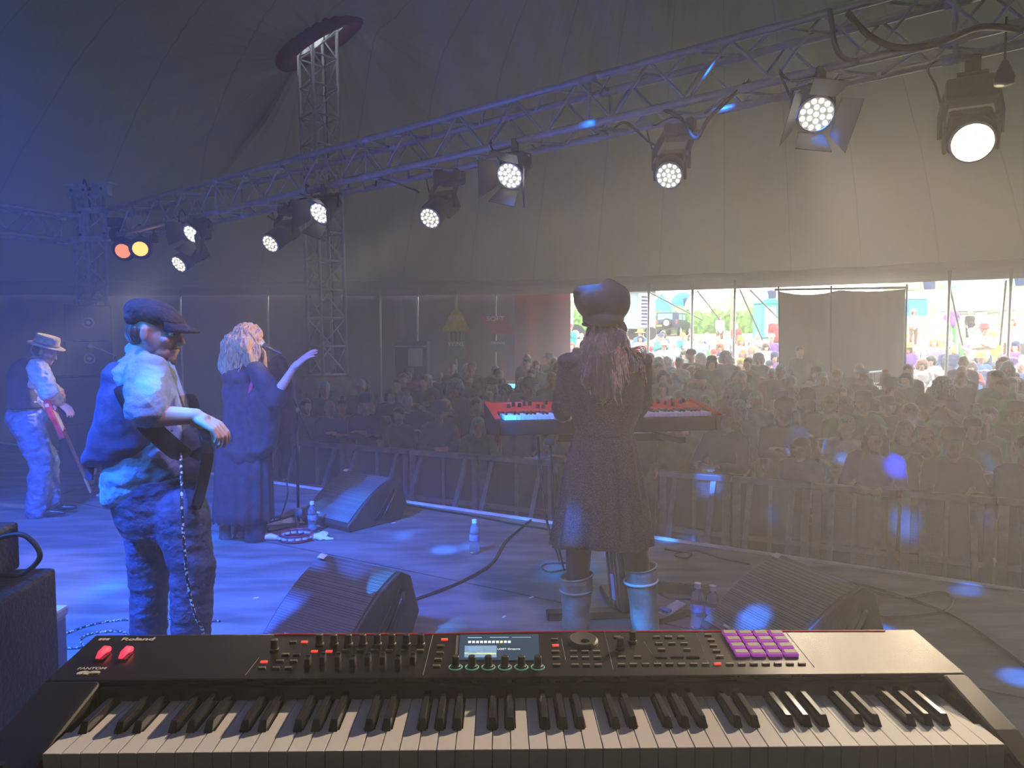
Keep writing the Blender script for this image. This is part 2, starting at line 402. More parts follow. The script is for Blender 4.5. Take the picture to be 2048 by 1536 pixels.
# tent side poles (each one a thing)
pole_m = mat('pole_paint', (.55, .55, .55), .4, .5)
def side_pole(px, label, lean=0, dark=False, top=588, r=.028):
    # stand where the ray meets the wall line
    for i in range(0, 9):
        a = V(EL[i]); b = V(EL[i+1]); k = (px-1024)/F
        e = b-a; den = e.x - k*e.y
        if abs(den) < 1e-9: continue
        t = (k*a.y - a.x)/den
        if 0 <= t <= 1:
            p = a + e*t; break
    else: return
    p = p * (1 - .25/p.length)
    z = gz(p.x, p.y)
    o = MB().cyl((p.x, p.y, z), (p.x+lean, p.y, ZE+.2), r, n=8).build('tent_pole', pole_m, smooth=True)
    tag(o, label, 'pole', 'tent side poles')
for px, l in ((364, 'pale steel tent pole rising behind the bass player in the flat cap'), (538, 'pale steel tent pole behind the blonde singer and her microphone'),
              (762, 'slim tent pole just right of the lattice tower against the grey curtain'), (836, 'slim tent pole against grey curtain, right above the tall dark flight case'),
              (913, 'tent pole from which the yellow triangle drinks sign hangs'), (992, 'tent pole behind the red SOFT sign'),
              (1296, 'dark tent pole in the opening just right of the keyboard player in the hat'), (1383, 'dark tent pole in the opening crossing the parked dark car'),
              (1467, 'dark tent pole in the opening right of the rainbow festival flag'), (1893, 'thick tent pole in the opening right of the hanging grey backdrop'), (2015, 'tent pole in the opening nearest the right edge of the tent')):
    side_pole(px, l, r=.028 if px < 1200 else .032)
# guy ropes outside
def rope(a, b, label):
    tag(MB().cyl(a, b, .02, n=6).build('guy_rope', M['blackmetal']), label, 'rope', 'guy ropes outside the opening')
for (x0, y0, x1, y1, Y0, Y1, l) in ((1395, 582, 1440, 640, 18.2, 22, 'guy rope slanting across the white bell tent beyond the opening'), (1480, 580, 1525, 680, 17.9, 22, 'thick guy rope slanting past the rainbow flag towards the green toilet'),
        (1500, 580, 1575, 655, 17.8, 22, 'thin guy rope crossing in front of the green toilet'), (1300, 585, 1405, 640, 18.5, 23, 'guy rope slanting over the turquoise tent'), (1898, 566, 1925, 690, 15.2, 18.5, 'guy rope leaning right of the thick tent pole'), (2012, 562, 2000, 690, 14.9, 18, 'guy rope beside the pole nearest the right edge')):
    rope(U(x0, y0, Y0), U(x1, y1, Y1), l)

# hanging backdrop cloth in the opening
def backdrop():
    t = thing('backdrop', 'large grey hanging backdrop cloth blocking the middle of the bright opening', 'backdrop', (0, 0, 0))
    a = U(1556, 582, 16.6); b = U(1812, 578, 15.3); a2 = U(1560, 765, 16.6); b2 = U(1808, 765, 15.3)
    P = []
    for k in range(12):
        row = []
        for i in range(60):
            u = i/59; h = k/11; p = (a.lerp(b, u)).lerp(a2.lerp(b2, u), h)
            sag = -.10*math.sin(PI*min(1, u*2))*(1-h) if u < .5 else -.04*math.sin(PI*(u*2-1))*(1-h)
            p = p + V((0, .05*math.sin(u*46)*(.5+.5*noise.noise(V((u*9, h, 0)))) , sag)); row.append(p)
        P.append(row)
    MB().grid(P).build('cloth', mat('grey_backdrop', (.22, .20, .185), .8, 0, .1, 1.2, .3, stretch=(3, 3, .5)), t, smooth=True, solid=.01)
    MB().tube([a + V((-.08, 0, .03)), b + V((.05, 0, .03))], .025).build('bar', M['blackmetal'], t)
    for p, q in ((a, a2), (b, b2), (a.lerp(b, .43), a2.lerp(b2, .43))):
        MB().tube([p + V((0, -.03, .1)), q + V((0, -.03, -.3))], .02, n=6).build('upright', M['blackmetal'], t)
backdrop()

# haze filling the tent
def haze():
    m = bpy.data.materials.new('stage_haze'); m.use_nodes = True; n = m.node_tree; n.nodes.clear()
    out = n.nodes.new('ShaderNodeOutputMaterial'); vs = n.nodes.new('ShaderNodeVolumeScatter')
    vs.inputs['Color'].default_value = (.97, .98, 1, 1); vs.inputs['Density'].default_value = HAZE; vs.inputs['Anisotropy'].default_value = .45
    n.links.new(vs.outputs[0], out.inputs['Volume'])
    poly = [((x+2)*.985-2, (y-4)*.985+4) for x, y in EAVE]
    o = MB().prism(poly, -1.2, 4.4).build('haze', m, shift=False)
    tag(o, 'thin smoke haze hanging through the whole tent', 'haze', kind='stuff')
HAZE = .025
haze()
# ================================================================ large rigging
def truss(name, label, p0, p1, side, up, a, bay, rc=.024, rb=.009, cat='truss', group=None, frames=True, mt=None, rungs=False):
    """square lattice girder: p0-p1 is one corner chord, side and up span the section"""
    mt = mt or M['alu']
    p0 = V(p0); p1 = V(p1); side = V(side).normalized()*a; up = V(up).normalized()*a
    L = (p1-p0).length; d = (p1-p0)/L; n = max(2, round(L/bay)); t = thing(name, label, cat, p0, group=group)
    C = [V((0, 0, 0)), side, side+up, up]
    for c in C: MB().cyl(c, c + d*L, rc, n=10).build('chord', mt, t, smooth=True)
    for k in range(4):
        c1 = C[k]; c2 = C[(k+1) % 4]
        b = MB()
        for i in range(n):
            s0 = d*(L*i/n); s1 = d*(L*(i+.5)/n); s2 = d*(L*(i+1)/n)
            if rungs:
                b.cyl(c1+s0, c2+s0, rb*1.3, n=6)
                if i % 2: b.cyl(c1+s0, c2+s2, rb, n=6)
                else: b.cyl(c2+s0, c1+s2, rb, n=6)
            else: b.cyl(c1+s0, c2+s1, rb, n=6); b.cyl(c2+s1, c1+s2, rb, n=6)
        b.build('lacing', mt, t, smooth=True)
    if frames:
        q = 2.0; k = 0
        while k*q < L+.01:
            s = d*min(k*q, L); b = MB()
            for j in range(4): b.cyl(C[j]+s, C[(j+1) % 4]+s, rb*1.1, n=6); b.cyl(C[j]+s-d*.06, C[j]+s+d*.06, rc*1.25, n=8)
            b.build('joint_frame', mt, t, smooth=True); k += 1
    return t
TR0 = U(215, 474, 8.05); TR1 = U(1600, 150, 4.0)
td = (TR1-TR0); td = td/td.x; TRe = TR0 + td*(8.6)
TH = V((td.x, td.y, 0)).normalized(); TS = V((-TH.y, TH.x, 0))
truss('lighting_truss', 'long aluminium box truss slanting overhead with the row of stage lamps', TR0, TRe, TS, (0, 0, 1), .29, .5)
def onT(px):                                            # parameter on the near bottom chord under a pixel column
    k = (px-1024)/F; best = None
    for i in range(2000):
        p = TR0 + (TRe-TR0)*(i/2000); c = p-EYE; dep = c.y*math.cos(PITCH) - c.z*math.sin(PITCH)
        e = abs(c.x/dep - k)
        if best is None or e < best[0]: best = (e, p)
    return best[1]
BKT = V((-.507, -.862, 0))
tl0 = U(150, 482, 8.35)
truss('side_truss', 'box truss leaving the corner tower towards the left edge of the picture', tl0, tl0 + BKT*5.5 + V((0, 0, .02)), V((-.862, .507, 0)), (0, 0, 1), .29, .5)
tb = U(185, 700, 8.45); tb.z = 0
truss('truss_tower', 'corner tower of box truss standing behind the stacked black speakers', tb + V((-.1, -.1, 0)), V((tb.x-.1, tb.y-.1, U(185, 395, 8.45).z)), (.89, -.45, 0), (.45, .89, 0), .22, .42, rc=.022)
# tower head
pale_steel = mat('pale_steel', (.72, .77, .78), .45, 0, .12, 18)
def tower_head():
    p = U(180, 398, 8.45); t = thing('winch_head', 'pale steel winch head topping the corner truss tower', 'winch', p)
    q = Matrix.Rotation(R(-14), 4, 'Z')
    MB().box((0, 0, .10), (.56, .08, .13), M=q).box((0, .02, .17), (.60, .12, .015), M=q).box((0, .02, .03), (.58, .12, .015), M=q).build('crossbeam', pale_steel, t, bevel=.004)
    b = MB()
    for x in (-.22, -.05, .05, .2): b.cyl((x, -.045, .10), (x, -.05, .10), .018, M=q)
    b.build('bolt', M['black'], t)
    b = MB()
    for x in (-.16, -.02, .08, .14): b.cyl((x, 0, .03), (x, 0, -.25), .014, M=q)
    for z in (-.06, -.16): b.cyl((-.16, 0, z), (.14, 0, z), .01, M=q)
    b.build('strut', M['alu'], t)
    MB().tube(spline([(-.02, -.07, .16), (.03, -.1, .2), (.07, -.1, .08), (.08, -.08, -.25)])).build('cable', M['rubber'], t) if 0 else MB().tube([q @ V(x) for x in spline([(-.02, -.07, .16), (.03, -.1, .2), (.07, -.1, .08), (.08, -.08, -.25)])], .008).build('cable', M['rubber'], t)
    t = thing('sleeve_block', 'grey steel sleeve block joining tower and the two trusses', 'sleeve block', U(190, 478, 8.2))
    b = MB()
    for x in (-.16, .16): b.box((x, 0, .17), (.06, .05, .34), M=q)
    for z in (.32, .0): b.box((0, 0, z), (.38, .06, .06), M=q)
    b.build('plate', pale_steel, t, bevel=.004)
    b = MB()
    for x in (-.16, .16):
        for z in (.05, .3): b.cyl((x, -.03, z), (x, -.045, z), .014, M=q)
    b.build('bolt', M['blackmetal'], t)
tower_head()
# king pole tower and its plinth
k0 = U(656, 748, 14.1); k1 = U(634, 60, 14.1)
truss('king_pole', 'tall lattice tower holding up the peak of the tent roof', k0 + V((0, -.37, 0)), k1 + V((0, -.37, 0)), (.70, .72, 0), (-.70, .72, 0), .53, .56, rc=.034, rb=.016, cat='tent pole', rungs=True, frames=False)
MB().tube([k0 + V((.12, .1, 0)), k1 + V((.1, .1, .3))], .012).build('hoist_cable', M['rubber']); tag(bpy.data.objects['hoist_cable'], 'thin cable running up inside the tall lattice tower', 'cable')
def plinth():
    c = U(655, 757, 14.1); t = thing('tower_plinth', 'wooden board box around the foot of the lattice tower', 'plinth', (c.x, c.y, gz(c.x, c.y)), rz=R(45))
    h = c.z - gz(c.x, c.y)
    b = MB()
    for x, y, sx, sy in ((0, -.43, .88, .03), (0, .43, .88, .03), (-.43, 0, .03, .83), (.43, 0, .03, .83)): b.box((x, y, h/2), (sx, sy, h))
    b.build('board', M['wood'], t); MB().box((0, 0, h+.02), (.92, .92, .04)).build('top', M['wood'], t)
plinth()
# maroon padded ring of the roof opening
def ring():
    P = []; 
    for i in range(64):
        th = 2*PI*i/64; r = .64; x = P1.x + r*math.cos(th)*1.08; y = P1.y + r*math.sin(th); z = roof_z(P1.x+r, P1.y, 0) + .75*math.cos(th-R(20))*.62 - .10
        P.append(V((x, y, z)))
    o = MB().tube(P, .135, n=12, closed=True).build('roof_ring', mat('maroon_padding', (.10, .012, .014), .7, 0, .25, 6, .3), smooth=True)
    c = sum(P, V((0, 0, 0)))/64; m = bpy.data.materials.new('added_cover_cloth'); m.use_nodes = True; n = m.node_tree; n.nodes.clear(); out = n.nodes.new('ShaderNodeOutputMaterial'); mx = n.nodes.new('ShaderNodeMixShader'); a = n.nodes.new('ShaderNodeBsdfDiffuse'); b2 = n.nodes.new('ShaderNodeBsdfTranslucent'); nz = n.nodes.new('ShaderNodeTexNoise'); rp = n.nodes.new('ShaderNodeValToRGB')
    nz.inputs['Scale'].default_value = 2.5; rp.color_ramp.elements[0].position = .42; rp.color_ramp.elements[0].color = (.02, .025, .025, 1); rp.color_ramp.elements[1].position = .55; rp.color_ramp.elements[1].color = (.8, .85, .85, 1)
    tc = n.nodes.new('ShaderNodeTexCoord'); n.links.new(tc.outputs['Object'], nz.inputs[0]); n.links.new(nz.outputs[0], rp.inputs[0]); n.links.new(rp.outputs[0], a.inputs[0]); n.links.new(rp.outputs[0], b2.inputs[0]); mx.inputs[0].default_value = .12
    n.links.new(a.outputs[0], mx.inputs[1]); n.links.new(b2.outputs[0], mx.inputs[2]); n.links.new(mx.outputs[0], out.inputs[0])
    MB().grid([[c + (q-c)*k + V((0, 0, .25*(1-k*k))) - o.location for q in P] for k in (1.02, .7, .4, .02)], closed=True).build('added_cover', m, o, smooth=True)  # added over the hole to stop sky light fanning across the roof
    tag(o, 'maroon padded ring around the roof hole at the lattice tower top', 'ring')
ring()

# ================================================================ lamps
WARM = (1, .86, .66); COOL = (1, .97, .93)
led_on = mat('led_white', (1, 1, 1), emit=(1, .97, .9), es=3.2)
led_warm = mat('led_warm', (1, 1, 1), emit=(1, .84, .58), es=2.6)
blaze = mat('lamp_blaze', (1, 1, 1), emit=(1, .82, .5), es=150)
amber = mat('amber_lens', (1, .5, .1), emit=(1, .42, .08), es=2.2)
amber2 = mat('amber_lens_dim', (1, .5, .1), emit=(1, .30, .10), es=1.1)
lens_m = mat('lens_plate', (.35, .35, .33), .3, 0, .05, 5, emit=(1, .93, .8), es=.16)
flap_m = mat('black_flap', (.03, .03, .03), .55)
def basis(aim, roll=0):
    q = V(aim).to_track_quat('-Z', 'Y').to_matrix().to_4x4(); return q @ Matrix.Rotation(roll, 4, 'Z')
LAMPS = []
def led_par(px, py, Y, aim, label, r=.085, dots=led_warm, group='LED spotlights on the truss', hang=None, emit=M['blackmetal']):
    p = U(px, py, Y); q = basis(aim); t = thing('spotlight', label, 'spotlight', p, group=group)
    MB().lathe([(r, 0), (r*1.1, .01), (r*1.12, .16), (r*1.0, .20)], 24, M=q).build('housing', flap_m, t, smooth=True)
    MB().box((0, 0, .27), (r*2.1, r*2.1, .13), M=q).build('fan_box', flap_m, t, bevel=.02)
    b = MB()
    for k in (-1, 1): b.box((k*r*1.2, 0, .20), (.02, r*1.5, .22), M=q)
    b.build('side_fin', flap_m, t, bevel=.008)
    MB().cyl(q @ V((0, 0, -.002)), q @ V((0, 0, .004)), r*.97, n=24).build('lens_plate', lens_m, t)
    b = MB()
    for i, (R_, n) in enumerate(((0, 1), (.40, 6), (.79, 12))):
        for k in range(n):
            a = 2*PI*k/n + i*.3; c = V((r*R_*math.cos(a), r*R_*math.sin(a), -.004)); b.cyl(q @ c, q @ (c + V((0, 0, -.004))), r*.135, n=10)
    b.build('led_cluster', dots, t)
    MB().tube([q @ V((r*1.0*math.cos(2*PI*k/24), r*1.0*math.sin(2*PI*k/24), -.002)) for k in range(24)], .007, n=6, closed=True).build('rim', M['alu_dull'], t, smooth=True)
    h = V(hang) - p if hang else V((0, 0, .42))
    side = (q @ V((1, 0, 0))); side.z = 0; side.normalize(); piv = q @ V((0, 0, .22))
    bc = V((piv.x*.5 + h.x*.5, piv.y*.5 + h.y*.5, piv.z + .20)); az = math.atan2(side.y, side.x)
    MB().box(bc, (r*2.5, r*2.0, .11), rz=az).build('base', flap_m, t, bevel=.02)
    b = MB()
    for k in (-1, 1):
        b.tube([piv + side*k*r*1.32 + V((0, 0, -.02)), piv + side*k*r*1.34 + V((0, 0, .10)), bc + side*k*r*1.1], .022, n=6); b.tube([bc + side*k*.04 + V((0, 0, .04)), h + side*k*.04 + V((0, 0, -.05))], .012, n=6)
    b.tube([h + side*-.07 + V((0, 0, -.05)), h + side*.07 + V((0, 0, -.05))], .018, n=6); b.build('yoke', M['blackmetal'], t)
    MB().box(h, (.05, .07, .09)).build('clamp', M['blackmetal'], t, bevel=.008)
    MB().tube(spline([piv + side*r, piv + V((0, 0, .25)) + side*.16, h + side*.2 + V((0, 0, .02)), h + side*.1 + V((0, 0, .06)), h]), .006, n=6).build('power_cable', M['rubber'], t, smooth=True)
    return p
def barn_par(px, py, Y, aim, label, r=.088, roll=0, group='barn door spotlights on the truss', hang=None):
    p = U(px, py, Y); q = basis(aim, roll); t = thing('barn_door_spotlight', label, 'spotlight', p, group=group)
    MB().lathe([(r, 0), (r*1.12, .005), (r*1.14, .05), (r*1.04, .09), (r*1.0, .20), (r*.6, .24)], 24, M=q).build('housing', flap_m, t, smooth=True)
    MB().cyl(q @ V((0, 0, -.002)), q @ V((0, 0, .004)), r*.97, n=24).build('lens_plate', lens_m, t)
    b = MB()
    for i, (R_, n) in enumerate(((0, 1), (.42, 6), (.80, 12))):
        for k in range(n):
            a = 2*PI*k/n + i*.3; c = V((r*R_*math.cos(a), r*R_*math.sin(a), -.004)); b.cyl(q @ c, q @ (c + V((0, 0, -.004))), r*.15, n=10)
    b.build('led_cluster', led_on, t)
    MB().tube([q @ V((r*1.05*math.cos(2*PI*k/24), r*1.05*math.sin(2*PI*k/24), -.004)) for k in range(24)], .006, n=6, closed=True).build('rim', M['white'], t, smooth=True)
    for k, (w_, op) in enumerate(((r*1.5, .25), (r*2.2, .5), (r*1.5, .8), (r*2.2, .45))):     # four doors hinged at the rim
        rr = Matrix.Rotation(k*PI/2, 4, 'Z'); L = r*1.75
        A = [V((-w_/2, -r*1.15, -.01)), V((w_/2, -r*1.15, -.01)), V((w_*.72, -r*1.15 - L*math.sin(op), -.01 - L*math.cos(op))), V((-w_*.72, -r*1.15 - L*math.sin(op), -.01 - L*math.cos(op)))]
        b = MB(); vs = [rr @ v for v in A]; vs2 = [v + (rr @ V((0, .004, 0))) for v in vs]
        b.add(vs + vs2, [(0, 1, 2, 3), (7, 6, 5, 4), (0, 4, 5, 1), (1, 5, 6, 2), (2, 6, 7, 3), (3, 7, 4, 0)], M=q); b.build('barn_door', flap_m, t)
    h = V(hang) - p if hang else V((0, 0, .35)); side = (q @ V((1, 0, 0))); side.z = 0; side.normalize(); piv = q @ V((0, 0, .10))
    b = MB()
    for k in (-1, 1): b.tube([piv + side*k*r*1.25, piv + side*k*r*1.25 + V((0, 0, .10)), h + side*k*.05 + V((0, 0, -.05))], .010, n=6)
    b.tube([h + side*-.06 + V((0, 0, -.05)), h + side*.06 + V((0, 0, -.05))], .014, n=6)
    b.build('yoke', M['blackmetal'], t); MB().box(h, (.05, .07, .09)).build('clamp', M['blackmetal'], t, bevel=.008)
    MB().tube(spline([piv + side*r, piv + V((0, 0, .2)) + side*.18, h + side*.15 + V((0, 0, -.02)), h]), .006, n=6).build('power_cable', M['rubber'], t, smooth=True)
    return p
def nearc(px): return onT(px)
def farc(px): return onT(px) + TS*.29
AIM = V((-.42, -.80, -.62))
def Yn(px): return onT(px).y
L_ = {}
L_[1] = led_par(358, 528, Yn(372)+.1, AIM, 'spotlight lowest on the truss, left end, just above the flat cap side of the stage', hang=farc(352) - V((0, 0, .05)))
L_[2] = barn_par(384, 468, Yn(384)-.05, AIM, 'barn door spotlight at the left end of the truss, next to the amber lamps', roll=.5, hang=nearc(386) - V((0, 0, .03)))
L_[3] = led_par(541, 487, Yn(541)+.3, AIM, 'LED spotlight hanging left of the tall lattice tower', hang=farc(545) - V((0, 0, .05)))
L_[4] = barn_par(640, 426, Yn(640)-.05, AIM, 'barn door spotlight in front of the tall lattice tower', roll=.4, hang=nearc(648) - V((0, 0, .03)))
L_[5] = led_par(860, 436, Yn(860)+.3, AIM, 'LED spotlight just right of the tall lattice tower', hang=farc(865) - V((0, 0, .05)))
L_[6] = barn_par(1020, 351, Yn(1020)-.05, AIM, 'barn door spotlight hanging near the middle of the picture', roll=.3, hang=nearc(1030) - V((0, 0, .03)))
L_[7] = led_par(1338, 351, Yn(1338)+.28, V((-.25, -.9, -.5)), 'LED spotlight above and right of the black hat', dots=led_on, r=.082, hang=farc(1345) - V((0, 0, .05)))
L_[8] = barn_par(1632, 228, Yn(1632)-.05, V((-.15, -.85, -.6)), 'large barn door spotlight with bright white cells on the right of the truss', roll=.15, hang=nearc(1640) - V((0, 0, .03)))
L_[9] = led_par(1945, 285, Yn(1945)+.15, V((-.42, -.78, -.45)), 'blazing warm spotlight at the right end of the truss', dots=blaze, r=.098, group=None, hang=farc(1945) - V((0, 0, .05)))
lp = bpy.data.objects
# amber blinders
def blinder(px, py, Y, m, label, aim):
    p = U(px, py, Y); q = basis(aim); t = thing('amber_lamp', label, 'stage lamp', p, group='pair of amber lamps')
    MB().lathe([(.085, -.02), (.12, 0), (.115, .10), (.05, .15)], 24, M=q).build('housing', flap_m, t, smooth=True)
    MB().ell(q @ V((0, 0, -.022)), (.080, .080, .022), rot=q.to_euler()).build('lens', m, t, smooth=True)
    MB().tube([q @ V((.1, 0, .05)), V((.06, 0, .22)), V((0, 0, .26)), V((-.06, 0, .22)), q @ V((-.1, 0, .05))], .008, n=6).build('bracket', M['blackmetal'], t)
blinder(247, 501, 7.9, amber2, 'dimmer orange lamp, left one of the amber pair', V((.1, -.8, -.35)))
blinder(281, 497, 7.9, amber, 'brighter yellow amber lamp of the pair at the truss corner', V((.35, -1, -.35)))
t = thing('moving_head', 'small black fixture sitting inside the truss beside the corner tower', 'spotlight', U(234, 455, 8.0)); MB().box((0, 0, .05), (.14, .14, .1)).build('base', flap_m, t, bevel=.01); MB().ell((0, -.02, -.08), (.07, .08, .09)).build('head', flap_m, t, smooth=True)
t = thing('clip_lamp', 'tiny black fixture clamped on the truss right of the amber lamps', 'spotlight', U(308, 478, 7.7)); MB().box((0, 0, 0), (.07, .07, .08)).build('housing', flap_m, t, bevel=.01); MB().cyl((0, 0, .03), (0, 0, .14), .012).build('clamp', M['blackmetal'], t)

# light those lamps give
def beam(p, tgt, e, c, size=34, blend=.5, soft=.08, off=.06):
    d = (V(tgt)-V(p)).normalized(); lamp('SPOT', 'lamp_beam', V(p) + d*off, tgt, e, c, spot_size=R(size), spot_blend=blend, shadow_soft_size=soft)
beam(L_[1], (-4.15, 6.2, 1.3), 650, WARM, 26); beam(L_[2], (-3.4, 4.9, .8), 160, COOL)
beam(L_[3], (-1.4, 2.6, 1.4), 110, WARM); beam(L_[4], (-2.0, 3.4, 1.2), 60, COOL)
beam(L_[5], (-2.6, 4.2, 1.0), 160, WARM, 30); beam(L_[6], (-2.05, 5.45, 1.5), 620, (1, .78, .48), 17, off=.24)
beam(L_[7], (-1.25, 2.9, 1.35), 230, (1, .80, .56), 18); beam(L_[8], (.74, 1.0, 1.0), 420, (1, .86, .62), 12)
beam(L_[9], (.15, .92, 1.0), 1900, (1, .76, .52), 30, .5, .05)

# cables along the truss
def cable(pts, r, label, m=None, cat='cable', name='cable', k=8, group=None):
    return tag(MB().tube(spline(pts, k), r, n=7).build(name, m or M['rubber'], smooth=True), label, cat, group)
cable([onT(1500)+V((0, 0, .04)), U(1420, 235, Yn(1440)), U(1392, 276, Yn(1400)), U(1360, 235, Yn(1370)), onT(1330)+V((0, 0, -.02))], .012, 'black cable looping below the truss right of the LED spotlight by the hat')
cable([U(1660, 20, 3.9), U(1670, 90, 3.85), U(1690, 118, 3.8), onT(1720)], .014, 'black cable hanging inside the truss above the large barn door spotlight')
cable([U(1695, 25, 3.8), U(1740, 72, 3.75), U(1800, 95, 3.7), U(1880, 85, 3.55), U(1960, 55, 3.4), U(2048, 60, 3.3)], .016, 'thick black cable sagging along the right end of the truss')
cable([onT(640)+TS*.29, U(590, 402, 6.4), U(560, 440, 6.6), U(535, 432, 6.7)], .008, 'thin cable drooping to the LED spotlight left of the lattice tower')
cable([onT(700)+TS*.29, U(760, 358, 5.9), U(820, 376, 5.75), U(838, 385, 5.7)], .008, 'thin cable drooping to the LED spotlight right of the lattice tower')
cable([onT(1180)+TS*.29, U(1250, 245, 4.8), U(1300, 285, 4.7), U(1320, 290, 4.65)], .008, 'thin cable drooping to the LED spotlight above the hat')
t = thing('rigging_bag', 'dark teardrop cable bag hanging from the truss by the blazing lamp', 'bag', U(2008, 165, 3.45))
MB().lathe([(.0, .11), (.012, .10), (.03, .06), (.045, .02), (.04, -.01), (.0, -.015)], 14).build('pouch', flap_m, t, smooth=True); MB().cyl((0, 0, .1), (0, 0, .3), .005).build('cord', M['rubber'], t)

# ================================================================ loudspeakers
def pa_stack():
    c = U(185, 700, 7.95)
    z = 1.93
    for i, (h, lab) in enumerate(((.38, 'black loudspeaker on top of the stack below the corner tower'), (.38, 'black loudspeaker second from the top, below the corner tower'), (.50, 'black bass cabinet under the two small loudspeakers'), (.50, 'black bass cabinet standing on the stage at the foot of the corner tower'))):
        z -= h + .004
        t = thing('loudspeaker', lab, 'loudspeaker', (c.x-.05, c.y, max(z, 0)), rz=R(33), group='stacked loudspeakers')
        w = .44 if i < 2 else .62; dp = .5
        MB().box((0, 0, h/2), (w, dp, h)).build('cabinet', M['black'], t, bevel=.012)
        MB().box((0, -dp/2-.006, h/2), (w*.94, .012, h*.92)).build('grille', mat('speaker_cloth', (.035, .035, .04), .7, 0, .2, 90, .3) if i == 0 else bpy.data.materials['speaker_cloth'], t)
        if i < 2:
            MB().tube([(.05*math.cos(k*PI/10), -dp/2-.02, h/2+.05*math.sin(k*PI/10)) for k in range(20)], .009, n=6, closed=True).cyl((0, -dp/2-.012, h/2), (0, -dp/2-.03, h/2), .02, n=12).build('horn', M['steel'], t)
            for sx in (-1, 1):
                for sz in (.14, .86): MB().cyl((sx*w*.39, -dp/2-.012, h*sz), (sx*w*.39, -dp/2-.026, h*sz), .022, n=12).build('corner_bolt', M['blackmetal'], t)
        else: MB().box((w/2, 0, h/2), (.012, .16, .08)).build('handle', M['blackmetal'], t)
pa_stack()
def mesh_mat(name, c1, c2, sc):                        # perforated steel
    m = bpy.data.materials.new(name); m.use_nodes = True; n = m.node_tree; b = n.nodes['Principled BSDF']
    tc = n.nodes.new('ShaderNodeTexCoord'); vo = n.nodes.new('ShaderNodeTexVoronoi'); vo.inputs['Scale'].default_value = sc; vo.inputs['Randomness'].default_value = 0
    r = n.nodes.new('ShaderNodeValToRGB'); r.color_ramp.elements[0].position = .34; r.color_ramp.elements[0].color = tuple(c2)+(1,); r.color_ramp.elements[1].position = .40; r.color_ramp.elements[1].color = tuple(c1)+(1,)
    n.links.new(tc.outputs['Object'], vo.inputs['Vector']); n.links.new(vo.outputs['Distance'], r.inputs[0]); n.links.new(r.outputs[0], b.inputs['Base Color'])
    bp = n.nodes.new('ShaderNodeBump'); bp.inputs['Distance'].default_value = .004; n.links.new(vo.outputs['Distance'], bp.inputs['Height']); n.links.new(bp.outputs[0], b.inputs['Normal'])
    b.inputs['Roughness'].default_value = .45; b.inputs['Metallic'].default_value = .3; return m
M['grille'] = mesh_mat('wedge_grille', (.17, .17, .18), (.006, .006, .006), 110)
def wedge(tl, yaw, label, w=.56, h=.37, dp=.44, handle=True, grp='floor monitor wedges'):
    """tl: top left corner of the sloping grille seen from its front"""
    t = thing('monitor_wedge', label, 'stage monitor', (tl.x, tl.y, 0), rz=yaw, group=grp)
    # side profile (y forward = towards listener is -y)
    prof = [(.10, 0), (.17, .12), (.10, h-.04), (.02, h)]
    for k in range(9):
        u = k/8; prof.append((-dp*u*.98 + .02*(1-u) - .03*math.sin(PI*u)*0, h - (h-.06)*u**1.15 + .035*math.sin(PI*u)))
    prof += [(-dp, .05), (-dp+.03, 0)]
    cx = Matrix(((0, 0, 1, 0), (1, 0, 0, 0), (0, 1, 0, 0), (0, 0, 0, 1)))
    MB().prism(prof, 0, w, M=cx).build('cabinet', mat('wedge_box', (.022, .022, .026), .5, 0, .2, 40, .15) if 'wedge_box' not in bpy.data.materials else bpy.data.materials['wedge_box'], t, bevel=.012)
    G = []
    for k in range(9):
        u = .03 + .94*k/8; y = -dp*u*.98 + .02*(1-u); z = h - (h-.06)*u**1.15 + .035*math.sin(PI*u) + .008
        G.append([V((x, y - .004, z)) for x in (.02, w-.02)])
    MB().grid(G).build('grille', M['grille'], t, solid=.008)
    MB().box((.055, -.035, h+.016), (.05, .035, .003), rot=(R(25), 0, 0)).build('sticker', M['paper'], t)
    if handle:
        MB().tube([V((w+.012, -.14, .06)), V((w+.03, -.10, .12)), V((w+.03, -.02, .23)), V((w+.012, .01, .27))], .016, n=8).build('handle', M['blackgloss'], t, smooth=True)
        MB().prism([(-.22, .05), (-.04, .05), (.05, .25), (.0, .29)], w-.001, w+.006, M=cx).build('handle_recess', M['blackmetal'], t)
    MB().box((w*.32, -dp*.93, .105), (.04, .012, .012), rot=(R(-40), 0, 0)).build('badge', M['white'], t)
    return t
wedge(UZ(640, 1106, .385), math.atan2(-.29, .474), 'blue-lit floor monitor in front of the bass player', dp=.42)
wedge(UZ(1550, 1104, .385), math.atan2(-.50, .20), 'floor monitor on the right with pale sticker, behind the two bottles', w=.58, dp=.50)
wedge(UZ(690, 938, .385), math.atan2(-.45, .60), 'dark floor monitor in front of the blonde singer', w=.62, dp=.50)
# amplifier on the left
amp_m = mat('tolex', (.018, .018, .022), .55, 0, .3, 60, .4)
t = thing('speaker_cabinet', 'tall black guitar cabinet at the left edge under the amplifier head', 'cabinet', (-1.60, 2.15, 0), rz=R(6))
MB().box((-.2, 0, .40), (.62, .36, .80)).build('box', amp_m, t, bevel=.015)
MB().box((-.2, -.185, .40), (.54, .01, .70)).build('grille_cloth', bpy.data.materials['speaker_cloth'], t)
for x in (-.5, .1):
    for z in (.03, .78): MB().box((x, -.165, z), (.05, .05, .045)).build('corner', M['black'], t, bevel=.01)
t = thing('amplifier_head', 'black amplifier head sitting on the tall guitar cabinet', 'amplifier', (-1.66, 2.17, .805), rz=R(6))
MB().box((-.2, 0, .08), (.54, .26, .155)).build('box', amp_m, t, bevel=.012); MB().box((-.2, -.135, .08), (.46, .008, .10)).build('panel', M['blackmetal'], t)
